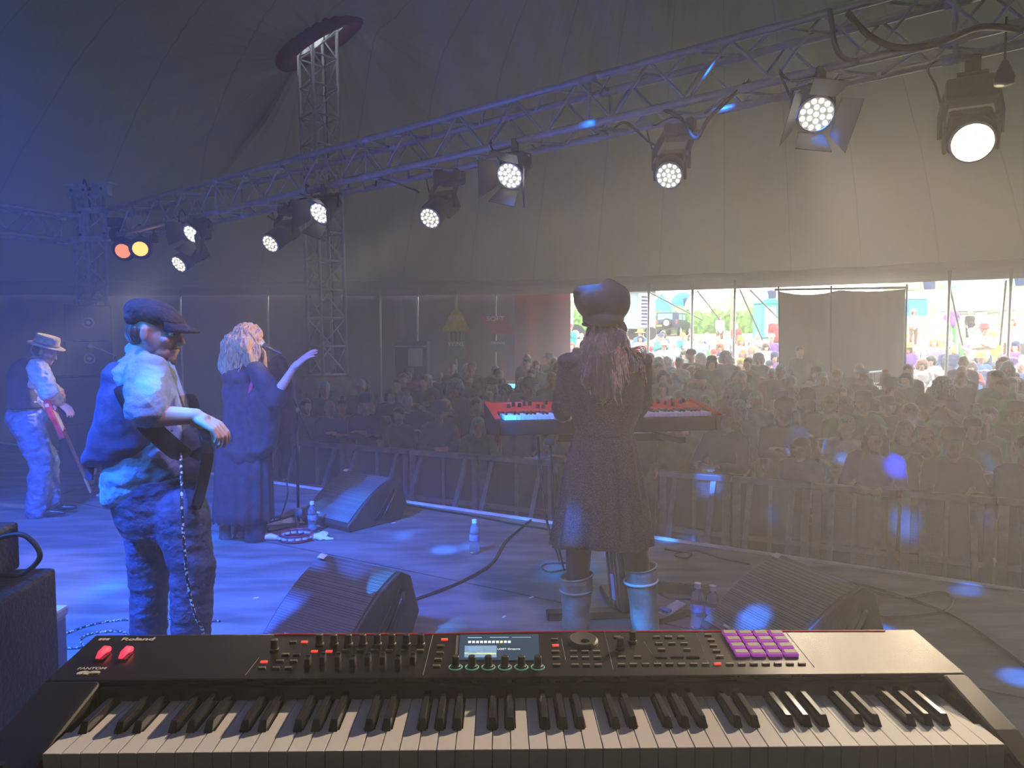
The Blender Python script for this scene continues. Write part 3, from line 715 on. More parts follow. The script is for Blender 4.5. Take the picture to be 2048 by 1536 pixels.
for k in range(5): MB().cyl((-.36+k*.08, -.138, .09), (-.36+k*.08, -.155, .09), .012).build('knob', M['white'], t)
cable([V((-1.615, 2.2, .93)), V((-1.52, 2.2, .945)), V((-1.47, 2.2, .88)), V((-1.53, 2.2, .82)), V((-1.60, 2.2, .82))], .008, 'black cable looping out of the amplifier head')
t = thing('instrument_case', 'small grey gear case behind the guitar cabinet at the left edge', 'case', U(66, 1290, 2.6)*1 - V((0, 0, .05)))
t.location.z = 0; MB().box((0, 0, .24), (.07, .3, .48)).build('box', M['steel'], t, bevel=.01); MB().box((0, -.01, .50), (.09, .32, .04)).build('lid', M['alu_dull'], t, bevel=.01)

# ================================================================ crowd barrier
barrier_m = mat('barrier_metal', (.22, .22, .24), .5, .4, .15, 14)
plate_m = mesh_mat('perforated_plate', (.11, .11, .12), (.015, .015, .015), 42)
def barrier(a, b, n, label, tags):
    a = V((a.x, a.y, 0)); b = V((b.x, b.y, 0)); d = (b-a)/n; L = d.length; ang = math.atan2(d.y, d.x)
    for i in range(n):
        p = a + d*i; g = gz(p.x, p.y); t = thing('barrier_section', label + ', ' + tags[i], 'crowd barrier', (p.x, p.y, g), rz=ang, group='crowd barrier sections')
        H = 1.20; al = barrier_m
        MB().box((L/2, 0, H-.03), (L*.985, .07, .06)).build('top_rail', al, t, bevel=.008)
        MB().box((L/2, 0, .05), (L*.98, .06, .06)).build('bottom_rail', al, t)
        MB().box((L/2, -.01, H*.52), (L*.98, .035, .05)).build('mid_rail', al, t)
        for x in (.05, L-.05): MB().box((x, 0, H/2), (.07, .05, H-.02)).build('post', al, t)
        MB().box((L/2, 0, H/2), (.035, .03, H-.1)).build('post', al, t)
        MB().box((L/2, .012, H*.5), (L*.94, .006, H*.9)).build('perforated_plate', plate_m, t)
        for x in (.05+.12, L-.05-.12):
            MB().box((x, -.30, .58), (.05, .04, 1.27), rot=(R(-28), 0, 0)).build('brace', al, t)
        MB().box((L/2, -.33, .03), (L*.97, .66, .03)).build('tread_plate', M['steel'], t)
Z0 = .25
barrier(UZ(470, 872, Z0), UZ(1112, 921, Z0), 5, 'silver crowd barrier panel on the left stretch', ['behind the vocal microphone stand', 'behind the dark floor monitor', 'under the left end of the red keyboard', 'above the lone water bottle', 'ending beside the patterned dress'][::1])
barrier(UZ(1318, 940, Z0), UZ(2210, 1012, Z0), 5, 'silver crowd barrier panel, right stretch', ['just right of the patterned dress', 'behind the right monitor', 'where blue ovals of light fall', 'where the fans in front lean on it', 'reaching the right edge of the picture'])
# ================================================================ stage piano in the foreground
KR = thing('keyboard', 'large black stage piano with eighty-eight keys in the foreground', 'keyboard', (0, .884, .93), rz=R(1.0))
def K(px, py, dz=0):                                   # photo pixel -> local spot on the sloping control panel
    a = (px-1024)/F; b = -(py-768)/F
    d = V((a, math.cos(PITCH) + b*math.sin(PITCH), -math.sin(PITCH) + b*math.cos(PITCH)))
    Q = Matrix.Rotation(-R(1), 4, 'Z'); e = Q @ (EYE - V((0, .884, .93))); d = Q @ d
    # plane z = .1265 + (y-.14)*.0952
    t = (.1265 - .14*.0952 - e.z + e.y*.0952)/(d.z - d.y*.0952)
    return e + d*t + V((0, 0, dz))
X0, X1 = -.592, .636; CXL, CXR = -.676, .676; YB = .285
case_m = mat('piano_case', (.012, .011, .011), .27, .1, .1, 60, 0, spec=.4)
panel_m = mat('control_panel', (.06, .056, .052), .38, .2, .1, 30)
def pz(y): return .1265 + (y-.14)*.0952
def body():
    b = MB()
    yz = [(.14, pz(.14)), (YB-.012, pz(YB-.012)), (YB, pz(YB)-.012), (YB, .02), (YB-.02, 0), (.02, 0), (.02, .05), (.14, .05)]
    cx = Matrix(((0, 0, 1, 0), (1, 0, 0, 0), (0, 1, 0, 0), (0, 0, 0, 1)))
    b.prism([(y, z) for y, z in yz], CXL, CXR, M=cx)
    b.build('case', case_m, KR, bevel=.003)
    for x0, x1, nm in ((CXL, X0-.002, 'left_cheek'), (X1+.002, CXR, 'right_cheek')):
        prof = [(-.075, .0), (-.075, .052), (-.055, .072), (.03, .103), (.14, pz(.14)+.001), (.14, 0)]
        MB().prism(prof, x0, x1, M=cx).build('cheek', case_m, KR, bevel=.005)
    MB().prism([(-.075, 0), (-.075, .05), (-.068, .058), (-.004, .06), (-.004, 0)], X0, X1, M=cx).build('front_lip', case_m, KR, bevel=.003)
    MB().box(((X0+X1)/2, .1375, .078), (X1-X0, .012, .08)).build('fallboard', M['black'], KR)
    # raised lines
    a = K(548, 1268, .0006); c = K(1838, 1256, .0006)
    MB().tube([K(548, 1269, .0005), K(870, 1268, .0005), K(1130, 1263, .0005), K(1770, 1262.5, .0005)], .0011, n=6).build('red_line', mat('red_line', (.5, .02, .02), .3, emit=(1, .05, .04), es=.12), KR)
body()
wk = mat('ivory_white', (.90, .86, .83), .28, 0, .03, 4); bk = mat('ebony_black', (.012, .012, .013), .12, 0, .1, 8)
def keys():
    W = (X1-X0)/52; names = 'ABCDEFG'; proto = {}
    ky = .100; kf = .0
    for i in range(52):
        nte = names[i % 7]
        if nte not in proto:
            bl = nte in 'BDEGA' and not (nte == 'A' and False); br = nte in 'ACDFG'
            # cut-outs for the neighbouring sharps
            cl = W*.30 if nte in 'BDEGA' else 0; cr = W*.30 if nte in 'ACDFG' else 0
            poly = [(.0005, kf), (W-.0005, kf), (W-.0005, .05), (W-.0005-cr, .05), (W-.0005-cr, .135), (.0005+cl, .135), (.0005+cl, .05), (.0005, .05)]
            me = MB().prism(poly, .062, ky).build('white_key', wk, KR, bevel=.0009); proto[nte] = me; me.location = (X0+i*W, 0, 0)
        else:
            o = proto[nte].copy(); COL.objects.link(o); o.location = (X0+i*W, 0, 0)
    bp = None
    for i in range(51):
        if names[i % 7] in 'ACDFG':
            x = X0 + (i+1)*W
            if bp is None:
                vs = [(-.0062, .043, ky-.003), (.0062, .043, ky-.003), (.0056, .135, ky-.003), (-.0056, .135, ky-.003), (-.0045, .0535, ky+.0125), (.0045, .0535, ky+.0125), (.0045, .135, ky+.0125), (-.0045, .135, ky+.0125)]
                bp = MB().add(vs, [(0, 1, 5, 4), (1, 2, 6, 5), (2, 3, 7, 6), (3, 0, 4, 7), (4, 5, 6, 7), (0, 3, 2, 1)]).build('black_key', bk, KR, bevel=.0012); bp.location = (x, 0, 0)
            else: o = bp.copy(); COL.objects.link(o); o.location = (x, 0, 0)
keys()
knob_m = mat('knob_rubber', (.015, .015, .016), .35); btn_m = mat('button_grey', (.14, .13, .12), .3, 0, .05, 9); btn_red = mat('button_red', (.5, .05, .04), .3, emit=(1, .08, .05), es=.8)
pad_m = mat('pad_purple', (.35, .05, .40), .4, emit=(.75, .08, .85), es=.30); padtop = mat('pad_top', (.20, .17, .16), .5); ringc = mat('encoder_ring', (.1, .25, .2), .3, emit=(.3, .9, .6), es=.15)
ink = mat('panel_print', (.5, .48, .46), .5); 
SL = R(5.44)
def cp(o, p): c = o.copy(); COL.objects.link(c); c.location = p; return c
kn = MB().lathe([(.0075, 0), (.0072, .003), (.006, .004), (.0056, .017), (.0048, .018)], 18).build('knob', knob_m, KR, smooth=False); 
first = True
for px, py in [(549, 1301)] + [(639+28.9*i, 1290) for i in range(8)] + [(911+32.9*i, 1335) for i in range(6)] + [(1240, 1297), (1265, 1284)]:
    p = K(px, py)
    if first: kn.location = p; first = False
    else: cp(kn, p)
rg = MB().tube([(.0098*math.cos(k*PI/10), .0098*math.sin(k*PI/10), .0008) for k in range(20)], .0009, n=6, closed=True).build('encoder_ring', ringc, KR)
for i in range(6):
    p = K(911+32.9*i, 1335)
    if i == 0: rg.location = p
    else: cp(rg, p)
b0 = MB().box((0, 0, .0012), (.0115, .0042, .0026)).build('button', btn_m, KR, bevel=.0006); b1 = MB().box((0, 0, .0012), (.0105, .0042, .0026)).build('button', btn_red, KR, bevel=.0006); b1['label'] = 'red glowing button'
B = [(586, 1285), (571, 1310), (593, 1310), (560, 1323), (587, 1323), (524, 1337), (552, 1337), (577, 1337)] + [(x, 1302) for x in (692, 721, 749, 778, 810, 840)]
B += [(881, 1293), (880, 1307), (876, 1320), (873, 1333), (1109, 1280), (1111, 1304), (1112, 1316), (1113, 1331)]
B += [(x+dx, y) for dx, y in ((0, 1304), (1.5, 1316), (3, 1331)) for x in (1147, 1170, 1193)]
B += [(1235, 1275), (1244, 1315), (1275, 1315), (1313, 1275), (1337, 1275), (1362, 1275), (1318, 1288), (1344, 1288), (1368, 1288), (1323, 1300), (1374, 1300)]
B += [(1416, 1271), (1422, 1281), (1427, 1292), (1433, 1303), (1440, 1314)] + [(1243+24.05*i, 1330-.1*i) for i in range(16) if i != 8]
b0.location = K(*B[0]); b0.rotation_euler = (SL, 0, 0)
for q in B[1:]: cp(b0, K(*q))
RB = [(609, 1285), (629, 1304), (658, 1304), (528, 1325), (889, 1280), (1111, 1292), (1435, 1329)]
b1.location = K(*RB[0]); b1.rotation_euler = (SL, 0, 0)
for q in RB[1:]: cp(b1, K(*q))
bb = MB().box((0, 0, .001), (.020, .0035, .002)).build('rocker_button', M['blackgloss'], KR); bb.location = K(1321, 1315); bb.rotation_euler = (SL, 0, 0)
for x in (1354, 1386): cp(bb, K(x, 1315))
# sliders
sl = MB().box((0, 0, .0002), (.0022, .026, .0006)).box((-.004, 0, .0002), (.0006, .026, .0005)).box((.004, 0, .0002), (.0006, .026, .0005)).build('slider_slot', M['blackgloss'], KR); sc = MB().box((0, 0, .006), (.0085, .014, .012)).box((0, .004, .013), (.007, .004, .003)).build('slider_cap', knob_m, KR, bevel=.0012)
for i, x in enumerate((616, 646, 676, 706, 736, 766, 796, 826)):
    p = K(x, 1326); q = K(x, 1329 - (4 if i % 3 else 0))
    if i == 0: sl.location = p; sc.location = q; sl.rotation_euler = sc.rotation_euler = (SL, 0, 0)
    else: cp(sl, p); cp(sc, q)
# pads
pd = MB().box((0, 0, .0025), (.0215, .0155, .005)).build('pad', pad_m, KR, bevel=.0012); pt = MB().box((0, .001, .0053), (.0185, .0105, .0008)).build('pad_face', padtop, pd)
pd.rotation_euler = (SL, 0, 0)
KIDS['pad'] = [pt]
n_ = 0
for r in range(4):
    for c in range(4):
        y = (1270, 1282.5, 1295.5, 1309)[r]; x = 1459 + 31.2*c + r*(8.0 + .45*c)
        if n_ == 0: pd.location = K(x, y)
        else: o = pd.copy(); COL.objects.link(o); o.location = K(x, y); f = pt.copy(); COL.objects.link(f); f.parent = o
        n_ += 1
# data wheel
o = MB().lathe([(.024, 0), (.024, .003), (.021, .006), (.006, .005), (.0, .005)], 28).build('data_wheel', M['black'], KR, smooth=False); o.location = K(1166, 1283); o.rotation_euler = (SL, 0, 0)
o = MB().ell((.003, -.008, .006), (.007, .005, .002)).build('finger_dimple', M['blackgloss'], o, smooth=True)
# screen
def screen():
    a = K(917, 1321, .001); b = K(1079, 1322, .001); c = K(1077, 1271, .001); d = K(920, 1272, .001)
    m = bpy.data.materials.new('screen_glass'); m = mat('screen_glass', (.005, .008, .014), .08, 0, .1, 5, emit=(.03, .06, .10), es=.9)
    vs = [a, b, c, d]; n = V((0, -.095, .995)).normalized()*.0015
    MB().add([*vs, *[v+n for v in vs]], [(0, 1, 2, 3), (4, 5, 6, 7), (0, 1, 5, 4), (1, 2, 6, 5), (2, 3, 7, 6), (3, 0, 4, 7)]).build('screen', m, KR)
    def quad(u0, v0, u1, v1, m, nm):
        f = lambda u, v: (a.lerp(b, u)).lerp(d.lerp(c, u), v) + n*1.25
        MB().add([f(u0, v0), f(u1, v0), f(u1, v1), f(u0, v1)], [(0, 1, 2, 3)]).build(nm, m, KR)
    cy = mat('display_cyan', (.2, .5, .7), emit=(.25, .55, .75), es=.55); bl = mat('display_blue', (.1, .2, .4), emit=(.10, .22, .38), es=.7); ye = mat('display_yellow', (.9, .9, .3), emit=(.85, .9, .3), es=.9); wh = mat('display_white', (.9, .9, .9), emit=(.8, .9, 1), es=.9)
    quad(.07, .06, .47, .52, bl, 'display_panel'); quad(.07, .18, .46, .24, ye, 'display_bar')
    for k in range(11): quad(.11+k*.05, .63, .145+k*.05, .72, ye if k == 8 else wh, 'display_slider')
    for k in range(4): quad(.12, .28+k*.055, .30-.02*(k % 2), .30+k*.055, cy, 'display_line')
    quad(.10, .84, .28, .87, cy, 'display_line'); quad(.38, .85, .62, .875, cy, 'display_line'); quad(.66, .85, .90, .87, cy, 'display_line')
    p = (a.lerp(b, .62)).lerp(d.lerp(c, .62), .38) + n*1.4
    text('display_text', 'LOST Dreams', .0062, wh, KR, p, (SL, 0, 0), .0001)
    MB().add([d - (b-a)*.045, d - (b-a)*.01, a - (b-a)*.01, a - (b-a)*.045], [(0, 1, 2, 3)]).build('bezel_edge', mat('bezel_shine', (.5, .48, .4), .2, .8), KR, solid=.001)
screen()
# bender paddles, lettering
red_l = mat('wheel_glow', (.9, .05, .08), .25, emit=(1, .05, .10), es=1.1)
for x in (207, 252):
    p = K(x, 1311)
    MB().box((0, 0, .0008), (.016, .034, .0012)).build('wheel_slot', M['blackgloss'], KR).location = p
    o = MB().tube([(-.0015, -.014, .002), (-.001, -.005, .006), (.001, .004, .008), (.002, .012, .005)], [.003, .005, .0058, .0045], n=10).build('pitch_wheel', red_l, KR, smooth=True); o.location = p; o['label'] = 'glowing red wheel'
text('maker_lettering', 'Roland', .0125, ink, KR, K(276, 1279, .0004), (SL, 0, 0), .0003, sx=1.5, bold=.0004)
b = MB(); 
for k in range(3): b.box((-.030+k*.006, 0, .0004), (.0045, .007, .0006))
o = b.build('maker_emblem', ink, KR); o.location = K(238, 1279, 0); o.rotation_euler = (SL, 0, 0)
text('series_lettering', 'FANTOM', .0085, ink, KR, K(184, 1337.5, .0004), (SL, 0, 0), .0003, sx=1.2, bold=.0002)
text('model_lettering', '08', .0145, ink, KR, K(176, 1347.5, .0004), (SL, 0, 0), .0003, sx=2.1, bold=.0012)
for (x0, y0, x1, y1) in ((521, 1312, 491, 1350), (555, 1278, 543, 1300), (866, 1270, 846, 1350), (1209, 1264, 1226, 1338), (1288, 1284, 1318, 1330), (1392, 1266, 1420, 1335), (1570, 1262, 1629, 1335), (1122, 1275, 1131, 1320), (820, 1290, 850, 1290), (690, 1292, 720, 1292)):
    MB().tube([K(x0, y0, .0003), K(x1, y1, .0003)], .0004, n=4).build('printed_line', ink, KR)
for x, y in ((30, 1484), (65, 1497), (40, 1470)):
    pass
o = MB().cyl((-.63, -.02, .082), (-.63, -.02, .10), .006).cyl((-.655, -.03, .082), (-.655, -.03, .094), .006).build('joystick_knob', M['blackgloss'], KR)
# stand under it
t = thing('keyboard_stand', 'black table stand under the foreground stage piano', 'keyboard stand', (0, 1.0, 0), rz=R(1))
for y in (-.08, .10): MB().box((0, y, .905), (1.1, .04, .04)).build('bar', M['blackmetal'], t)
for x in (-.5, .5):
    MB().box((x, 0, .455), (.04, .06, .87)).build('leg', M['blackmetal'], t); MB().box((x, 0, .015), (.05, .5, .03)).build('foot', M['blackmetal'], t); MB().box((x, .0, .88), (.04, .26, .03)).build('bracket', M['blackmetal'], t)

# ================================================================ red keyboard of the girl
def red_keyboard():
    p = U(1222, 870, 3.72); z = U(1222, 866, 3.72).z
    t = thing('stage_keyboard', 'red stage keyboard played by the girl in the hat', 'keyboard', (p.x, p.y, z), rz=R(11))
    redm = mat('red_lacquer', (.62, .035, .03), .35, 0, .08, 12)
    W, D, H = 1.23, .34, .12
    cx = Matrix(((0, 0, 1, 0), (1, 0, 0, 0), (0, 1, 0, 0), (0, 0, 0, 1)))
    MB().prism([(0, 0), (0, .075), (.15, .085), (.155, .105), (D, .135), (D, .03), (D-.03, 0)], -W/2+.03, W/2-.03, M=cx).build('case', M['black'], t, bevel=.004)
    for s in (-1, 1): MB().prism([(-.01, 0), (-.01, .085), (.15, .112), (D+.01, .14), (D+.01, .03), (D-.02, 0)], s*W/2-(.03 if s > 0 else 0), s*W/2+(0 if s > 0 else .03), M=cx).build('side_block', M['black'], t, bevel=.006)
    for s in (-1, 1): MB().prism([(-.008, .0855), (.15, .1125), (D+.01, .1405), (D+.01, .144), (.15, .116), (-.008, .089)], s*W/2-(.03 if s > 0 else 0), s*W/2+(0 if s > 0 else .03), M=cx).build('side_cap', redm, t)
    MB().prism([(.155, .105), (D, .135), (D, .14), (.155, .11)], -W/2+.03, W/2-.03, M=cx).build('panel', redm, t)
    n = 52; w = (W-.10)/n
    mk = None
    for i in range(n):
        x = -W/2+.05+w*(i+.5)
        if mk is None: mk = MB().box((0, .075, .088), (w*.93, .145, .02)).build('white_key', wk, t, bevel=.001); mk.location.x = x
        else: c = mk.copy(); COL.objects.link(c); c.location.x = x
    mk = None
    for i in range(n-1):
        if i % 7 in (0, 2, 3, 5, 6):
            x = -W/2+.05+w*(i+1)
            if mk is None: mk = MB().box((0, .105, .103), (w*.5, .09, .014)).build('black_key', bk, t, bevel=.001); mk.location.x = x
            else: c = mk.copy(); COL.objects.link(c); c.location.x = x
    mk = None; rnd = random.Random(3)
    for i in range(34):
        x = -.50+i*.031 if i < 14 else -.05+(i-14)*.032
        if -.2 < x < -.05: continue
        y = .20+.10*rnd.random(); zz = .108+(y-.155)*.17
        if mk is None: mk = MB().cyl((0, 0, 0), (0, 0, .022), .011, .009, n=10).build('knob', knob_m, t); mk.location = (x, y, zz)
        else: c = mk.copy(); COL.objects.link(c); c.location = (x, y, zz)
    for i in range(4): MB().box((.30+i*.014, .325, .14), (.006, .004, .004)).build('indicator', mat('blue_led', (.1, .1, 1), emit=(.2, .2, 1), es=6) if i == 0 else bpy.data.materials['blue_led'], t)
    return t, z
RK, RKZ = red_keyboard()
# column stand under it
def column_stand():
    base = UZ(1245, 1232, 0); top = V((RK.location.x+.0, RK.location.y+.18, RKZ-.04))
    t = thing('column_stand', 'black aluminium column stand under the red keyboard', 'keyboard stand', (base.x, base.y, 0), rz=R(5))
    MB().box((0, 0, .02), (.86, .09, .04)).build('front_foot', M['blackmetal'], t, bevel=.008)
    MB().box((0, .20, .02), (.09, .42, .04), rz=R(0)).build('rear_foot', M['blackmetal'], t, bevel=.008)
    d = top - V((base.x, base.y, .04)); Lc = d.length; L = Matrix.Rotation(-R(5), 4, 'Z') @ V(d)
    q = L.to_track_quat('Z', 'Y').to_matrix().to_4x4(); q.translation = V((0, 0, .04))
    MB().box((0, 0, Lc/2), (.15, .075, Lc), M=q).build('column', mat('column_black', (.02, .02, .022), .3, .4), t, bevel=.015)
    for x in (-.055, -.02, .02, .055): MB().box((x, -.04, Lc/2), (.006, .006, Lc*.96), M=q).build('groove', M['steel'], t)
    MB().box((-.01, -.044, .14), (.03, .004, .15), M=q).build('logo_plate', mat('logo_blue', (.1, .15, .5), .4, emit=(.10, .22, .9), es=.25), t)
    text('logo_mark', '/', .035, M['white'], t, q @ V((-.01, -.047, .085)), (PI/2 - .35, 0, 0), .0005)
    for s in (-1, 1):
        a = V(L) + V((0, 0, 0)); MB().box((a.x + s*.30, a.y-.05, a.z+.045), (.05, .38, .035), rot=(0, 0, s*.25)).build('support_arm', M['blackmetal'], t, bevel=.006)
    MB().box((L.x, L.y, L.z+.035), (.70, .05, .04)).build('crossbar', M['blackmetal'], t)
column_stand()
# ================================================================ people kit
def blobmesh(parts, voxel, smooth=3, disp=0, dscale=6, stretch=None):
    """melt tapered limbs and rounded masses into one continuous surface"""
    b = MB()
    for p in parts:
        if p[0] == 'c':
            _, a, c, ra, rb = p; a = V(a); c = V(c); n = 14
            b.ell(a, ra, n, 8); b.ell(c, rb, n, 8); b.cyl(a, c, ra, rb, n)
        elif p[0] == 'e': b.ell(p[1], p[2], 18, 12, rot=p[3] if len(p) > 3 else None)
        elif p[0] == 'm': b.add(p[1], p[2])
    me = bpy.data.meshes.new('tmp'); me.from_pydata(b.v, [], b.f)
    bm = bmesh.new(); bm.from_mesh(me); bmesh.ops.recalc_face_normals(bm, faces=bm.faces); bm.to_mesh(me); bm.free()
    o = bpy.data.objects.new('tmp', me); COL.objects.link(o)
    r = o.modifiers.new('r', 'REMESH'); r.mode = 'VOXEL'; r.voxel_size = voxel; r.use_smooth_shade = True
    if smooth: s = o.modifiers.new('s', 'SMOOTH'); s.iterations = smooth; s.factor = .6
    dg = bpy.context.evaluated_depsgraph_get(); out = bpy.data.meshes.new_from_object(o.evaluated_get(dg)); bpy.data.objects.remove(o)
    if disp:
        st = V(stretch or (1, 1, 1))
        nn = [v.normal.copy() for v in out.vertices]
        for v, q in zip(out.vertices, nn):
            c = V((v.co.x*st.x, v.co.y*st.y, v.co.z*st.z))*dscale
            v.co += q * disp * (noise.noise(c) + .5*noise.noise(c*2.3))
    out.shade_smooth(); return out
def blob(name, parts, m, parent, voxel=.006, **k):
    me = blobmesh(parts, voxel, **k); o = bpy.data.objects.new(name, me); COL.objects.link(o); o.parent = parent
    me.materials.clear(); me.materials.append(m); return o
def frame(c, fwd, up=(0, 0, 1)):
    f = V(fwd).normalized(); r = f.cross(V(up)).normalized(); u = r.cross(f)
    return Matrix(((r.x, f.x, u.x, c[0]), (r.y, f.y, u.y, c[1]), (r.z, f.z, u.z, c[2]), (0, 0, 0, 1)))
def head_parts(Mx, s=1.0, beard=False, neck=None):
    """Mx: head frame, origin between the ears; x right, y forward, z up; s=1 is a 23 cm head"""
    q = Mx.to_euler(); f = lambda x, y, z: Mx @ V((x*s, y*s, z*s))
    P = [('e', f(0, -.012, .035), (.075*s, .092*s, .085*s), q), ('e', f(0, .012, -.02), (.066*s, .078*s, .075*s), q),
         ('e', f(0, .040, -.068), (.048*s, .050*s, .040*s), q), ('e', f(0, .078, -.092), (.022*s, .018*s, .017*s), q),
         ('c', f(0, .088, .012), f(0, .110, -.028), .0085*s, .012*s), ('e', f(.010, .101, -.032), (.008*s,)*3), ('e', f(-.010, .101, -.032), (.008*s,)*3),
         ('c', f(-.038, .076, .024), f(.038, .076, .024), .011*s, .011*s),
         ('c', f(-.018, .090, -.060), f(.018, .090, -.060), .0075*s, .0075*s), ('c', f(-.015, .087, -.072), f(.015, .087, -.072), .0078*s, .0078*s),
         ('e', f(.042, .062, -.022), (.022*s, .018*s, .018*s), q), ('e', f(-.042, .062, -.022), (.022*s, .018*s, .018*s), q)]
    for k in (-1, 1):
        P += [('e', f(k*.078, -.006, -.008), (.008*s, .017*s, .030*s), q), ('c', f(k*.084, -.012, .012), f(k*.082, -.014, -.018), .006*s, .005*s)]
    if neck: P.append(('c', f(0, -.022, -.055), neck, .052*s, .060*s))
    return P
def eyes(Mx, s, parent):
    w = mat('eye_white', (.6, .58, .55), .2) if 'eye_white' not in bpy.data.materials else bpy.data.materials['eye_white']
    for k in (-1, 1):
        MB().ell(Mx @ V((k*.030*s, .0745*s, .004*s)), .0115*s, 10, 7).build('eye', w, parent, smooth=True)
        c = Mx @ V((k*.030*s, .0835*s, .004*s)); MB().ell(c, .0045*s, 8, 5).build('iris', M['black'], parent, smooth=True)
def hand_parts(w, d, n, curl=.5, s=1.0, side=1, spread=.16, curls=None):
    """w wrist, d towards the knuckles, n out of the back of the hand; side=+1: thumb on d x n side"""
    d = V(d).normalized(); n = (V(n) - d*V(n).dot(d)).normalized(); r = d.cross(n)*side
    P = [('c', w, w + d*.03*s, .024*s, .026*s)]
    for k in range(4):
        t = (k-1.5)*.021*s; P.append(('c', w + d*.02*s - r*t*.6, w + d*.085*s - r*t, .016*s, .0115*s))
    L = [(.040, .026, .021), (.045, .030, .022), (.041, .028, .021), (.032, .021, .018)]
    for k in range(4):
        t = (k-1.5)*.021*s; p = w + d*.088*s - r*t; a = 0; cu = curls[k] if curls else curl
        sp = (1.5-k)*spread*.35
        for j in range(3):
            a += cu*(.75, .9, .7)[j]; dd = (d*math.cos(a) - n*math.sin(a) + r*sp*math.cos(a)).normalized(); e = p + dd*L[k][j]*s
            P.append(('c', p, e, (.0098, .0088, .0080)[j]*s, (.0088, .0080, .0070)[j]*s)); p = e
    p = w + d*.022*s + r*.022*s; dd = (d*.62 + r*.72 - n*.22*curl*2).normalized(); e = p + dd*.040*s
    P.append(('c', p, e, .0135*s, .0105*s)); dd = (d*.85 + r*.35 - n*.35*curl*2).normalized(); e2 = e + dd*.030*s; P.append(('c', e, e2, .0102*s, .0092*s))
    e3 = e2 + (dd - n*.3*curl).normalized()*.024*s; P.append(('c', e2, e3, .0092*s, .0078*s))
    return P
class Fig:
    def __init__(s, name, label, Y, fx, fy=None):
        s.Y = Y; s.k = Y/F*1.0; g = U(fx, 900, Y); s.o = V((g.x, Y, 0)); s.t = thing(name, label, 'person', s.o)
    def p(s, px, py, dy=0): return U(px, py, s.Y+dy) - s.o
    def c(s, a, b, ra, rb): return ('c', s.p(*a), s.p(*b), ra*s.k, rb*s.k)
    def e(s, a, r, rot=None): return ('e', s.p(*a), tuple(x*s.k for x in r), rot)
def loft(f, rows, n=28, yaw=0):
    """rows of (left px, right px, py, depth half-width m, dy) into a closed body"""
    R_ = []
    for x0, x1, y, d, dy in rows:
        c = f.p((x0+x1)/2, y, dy); w = (x1-x0)/2*f.k
        R_.append([V((c.x + w*math.cos(2*PI*i/n), c.y + d*math.sin(2*PI*i/n), c.z)) for i in range(n)])
    vs = [q for r in R_ for q in r]; m = len(R_)
    fs = [(j*n+i, j*n+(i+1) % n, (j+1)*n+(i+1) % n, (j+1)*n+i) for j in range(m-1) for i in range(n)] + [tuple(range(n))[::-1], tuple(range((m-1)*n, m*n))]
    return ('m', vs, fs)
def patterned(name, base, dots, scale, size=.35, rough=.7, dots2=None):
    m = bpy.data.materials.new(name); m.use_nodes = True; n = m.node_tree; b = n.nodes['Principled BSDF']; b.inputs['Roughness'].default_value = rough
    tc = n.nodes.new('ShaderNodeTexCoord'); vo = n.nodes.new('ShaderNodeTexVoronoi'); vo.inputs['Scale'].default_value = scale
    r = n.nodes.new('ShaderNodeValToRGB'); r.color_ramp.interpolation = 'EASE'
    r.color_ramp.elements[0].position = size; r.color_ramp.elements[0].color = tuple(dots)+(1,); r.color_ramp.elements[1].position = size+.12; r.color_ramp.elements[1].color = tuple(base)+(1,)
    n.links.new(tc.outputs['Object'], vo.inputs['Vector']); n.links.new(vo.outputs['Distance'], r.inputs[0])
    if dots2:
        mx = n.nodes.new('ShaderNodeMixRGB'); nz = n.nodes.new('ShaderNodeTexNoise'); nz.inputs['Scale'].default_value = 2; rr = n.nodes.new('ShaderNodeValToRGB'); rr.color_ramp.elements[0].position = .45; rr.color_ramp.elements[1].position = .55
        n.links.new(tc.outputs['Object'], nz.inputs[0]); n.links.new(nz.outputs['Fac'], rr.inputs[0]); n.links.new(rr.outputs[0], mx.inputs[0]); n.links.new(r.outputs[0], mx.inputs[1]); mx.inputs[2].default_value = tuple(dots2)+(1,); n.links.new(mx.outputs[0], b.inputs['Base Color'])
    else: n.links.new(r.outputs[0], b.inputs['Base Color'])
    return m
denim = mat('denim', (.045, .06, .12), .8, 0, .35, 9, .4, bscale=60)
navy = mat('navy_vest', (.035, .045, .10), .75, 0, .5, 5, .4, bscale=25)
shirt = mat('washed_shirt', (.26, .32, .42), .8, 0, .3, 7, .5, bscale=30)
hairm = lambda n, c: mat(n, c, .45, 0, .45, 3, .6, stretch=(40, 40, 2), sheen=1)
HAIR = {'blond': hairm('blond_hair', (.46, .26, .09)), 'brown': hairm('brown_hair', (.10, .055, .03)), 'dark': hairm('dark_hair', (.02, .016, .014)), 'grey': hairm('grey_hair', (.42, .42, .42)), 'red': hairm('red_hair', (.30, .09, .03)), 'white': hairm('white_hair', (.7, .7, .7))}

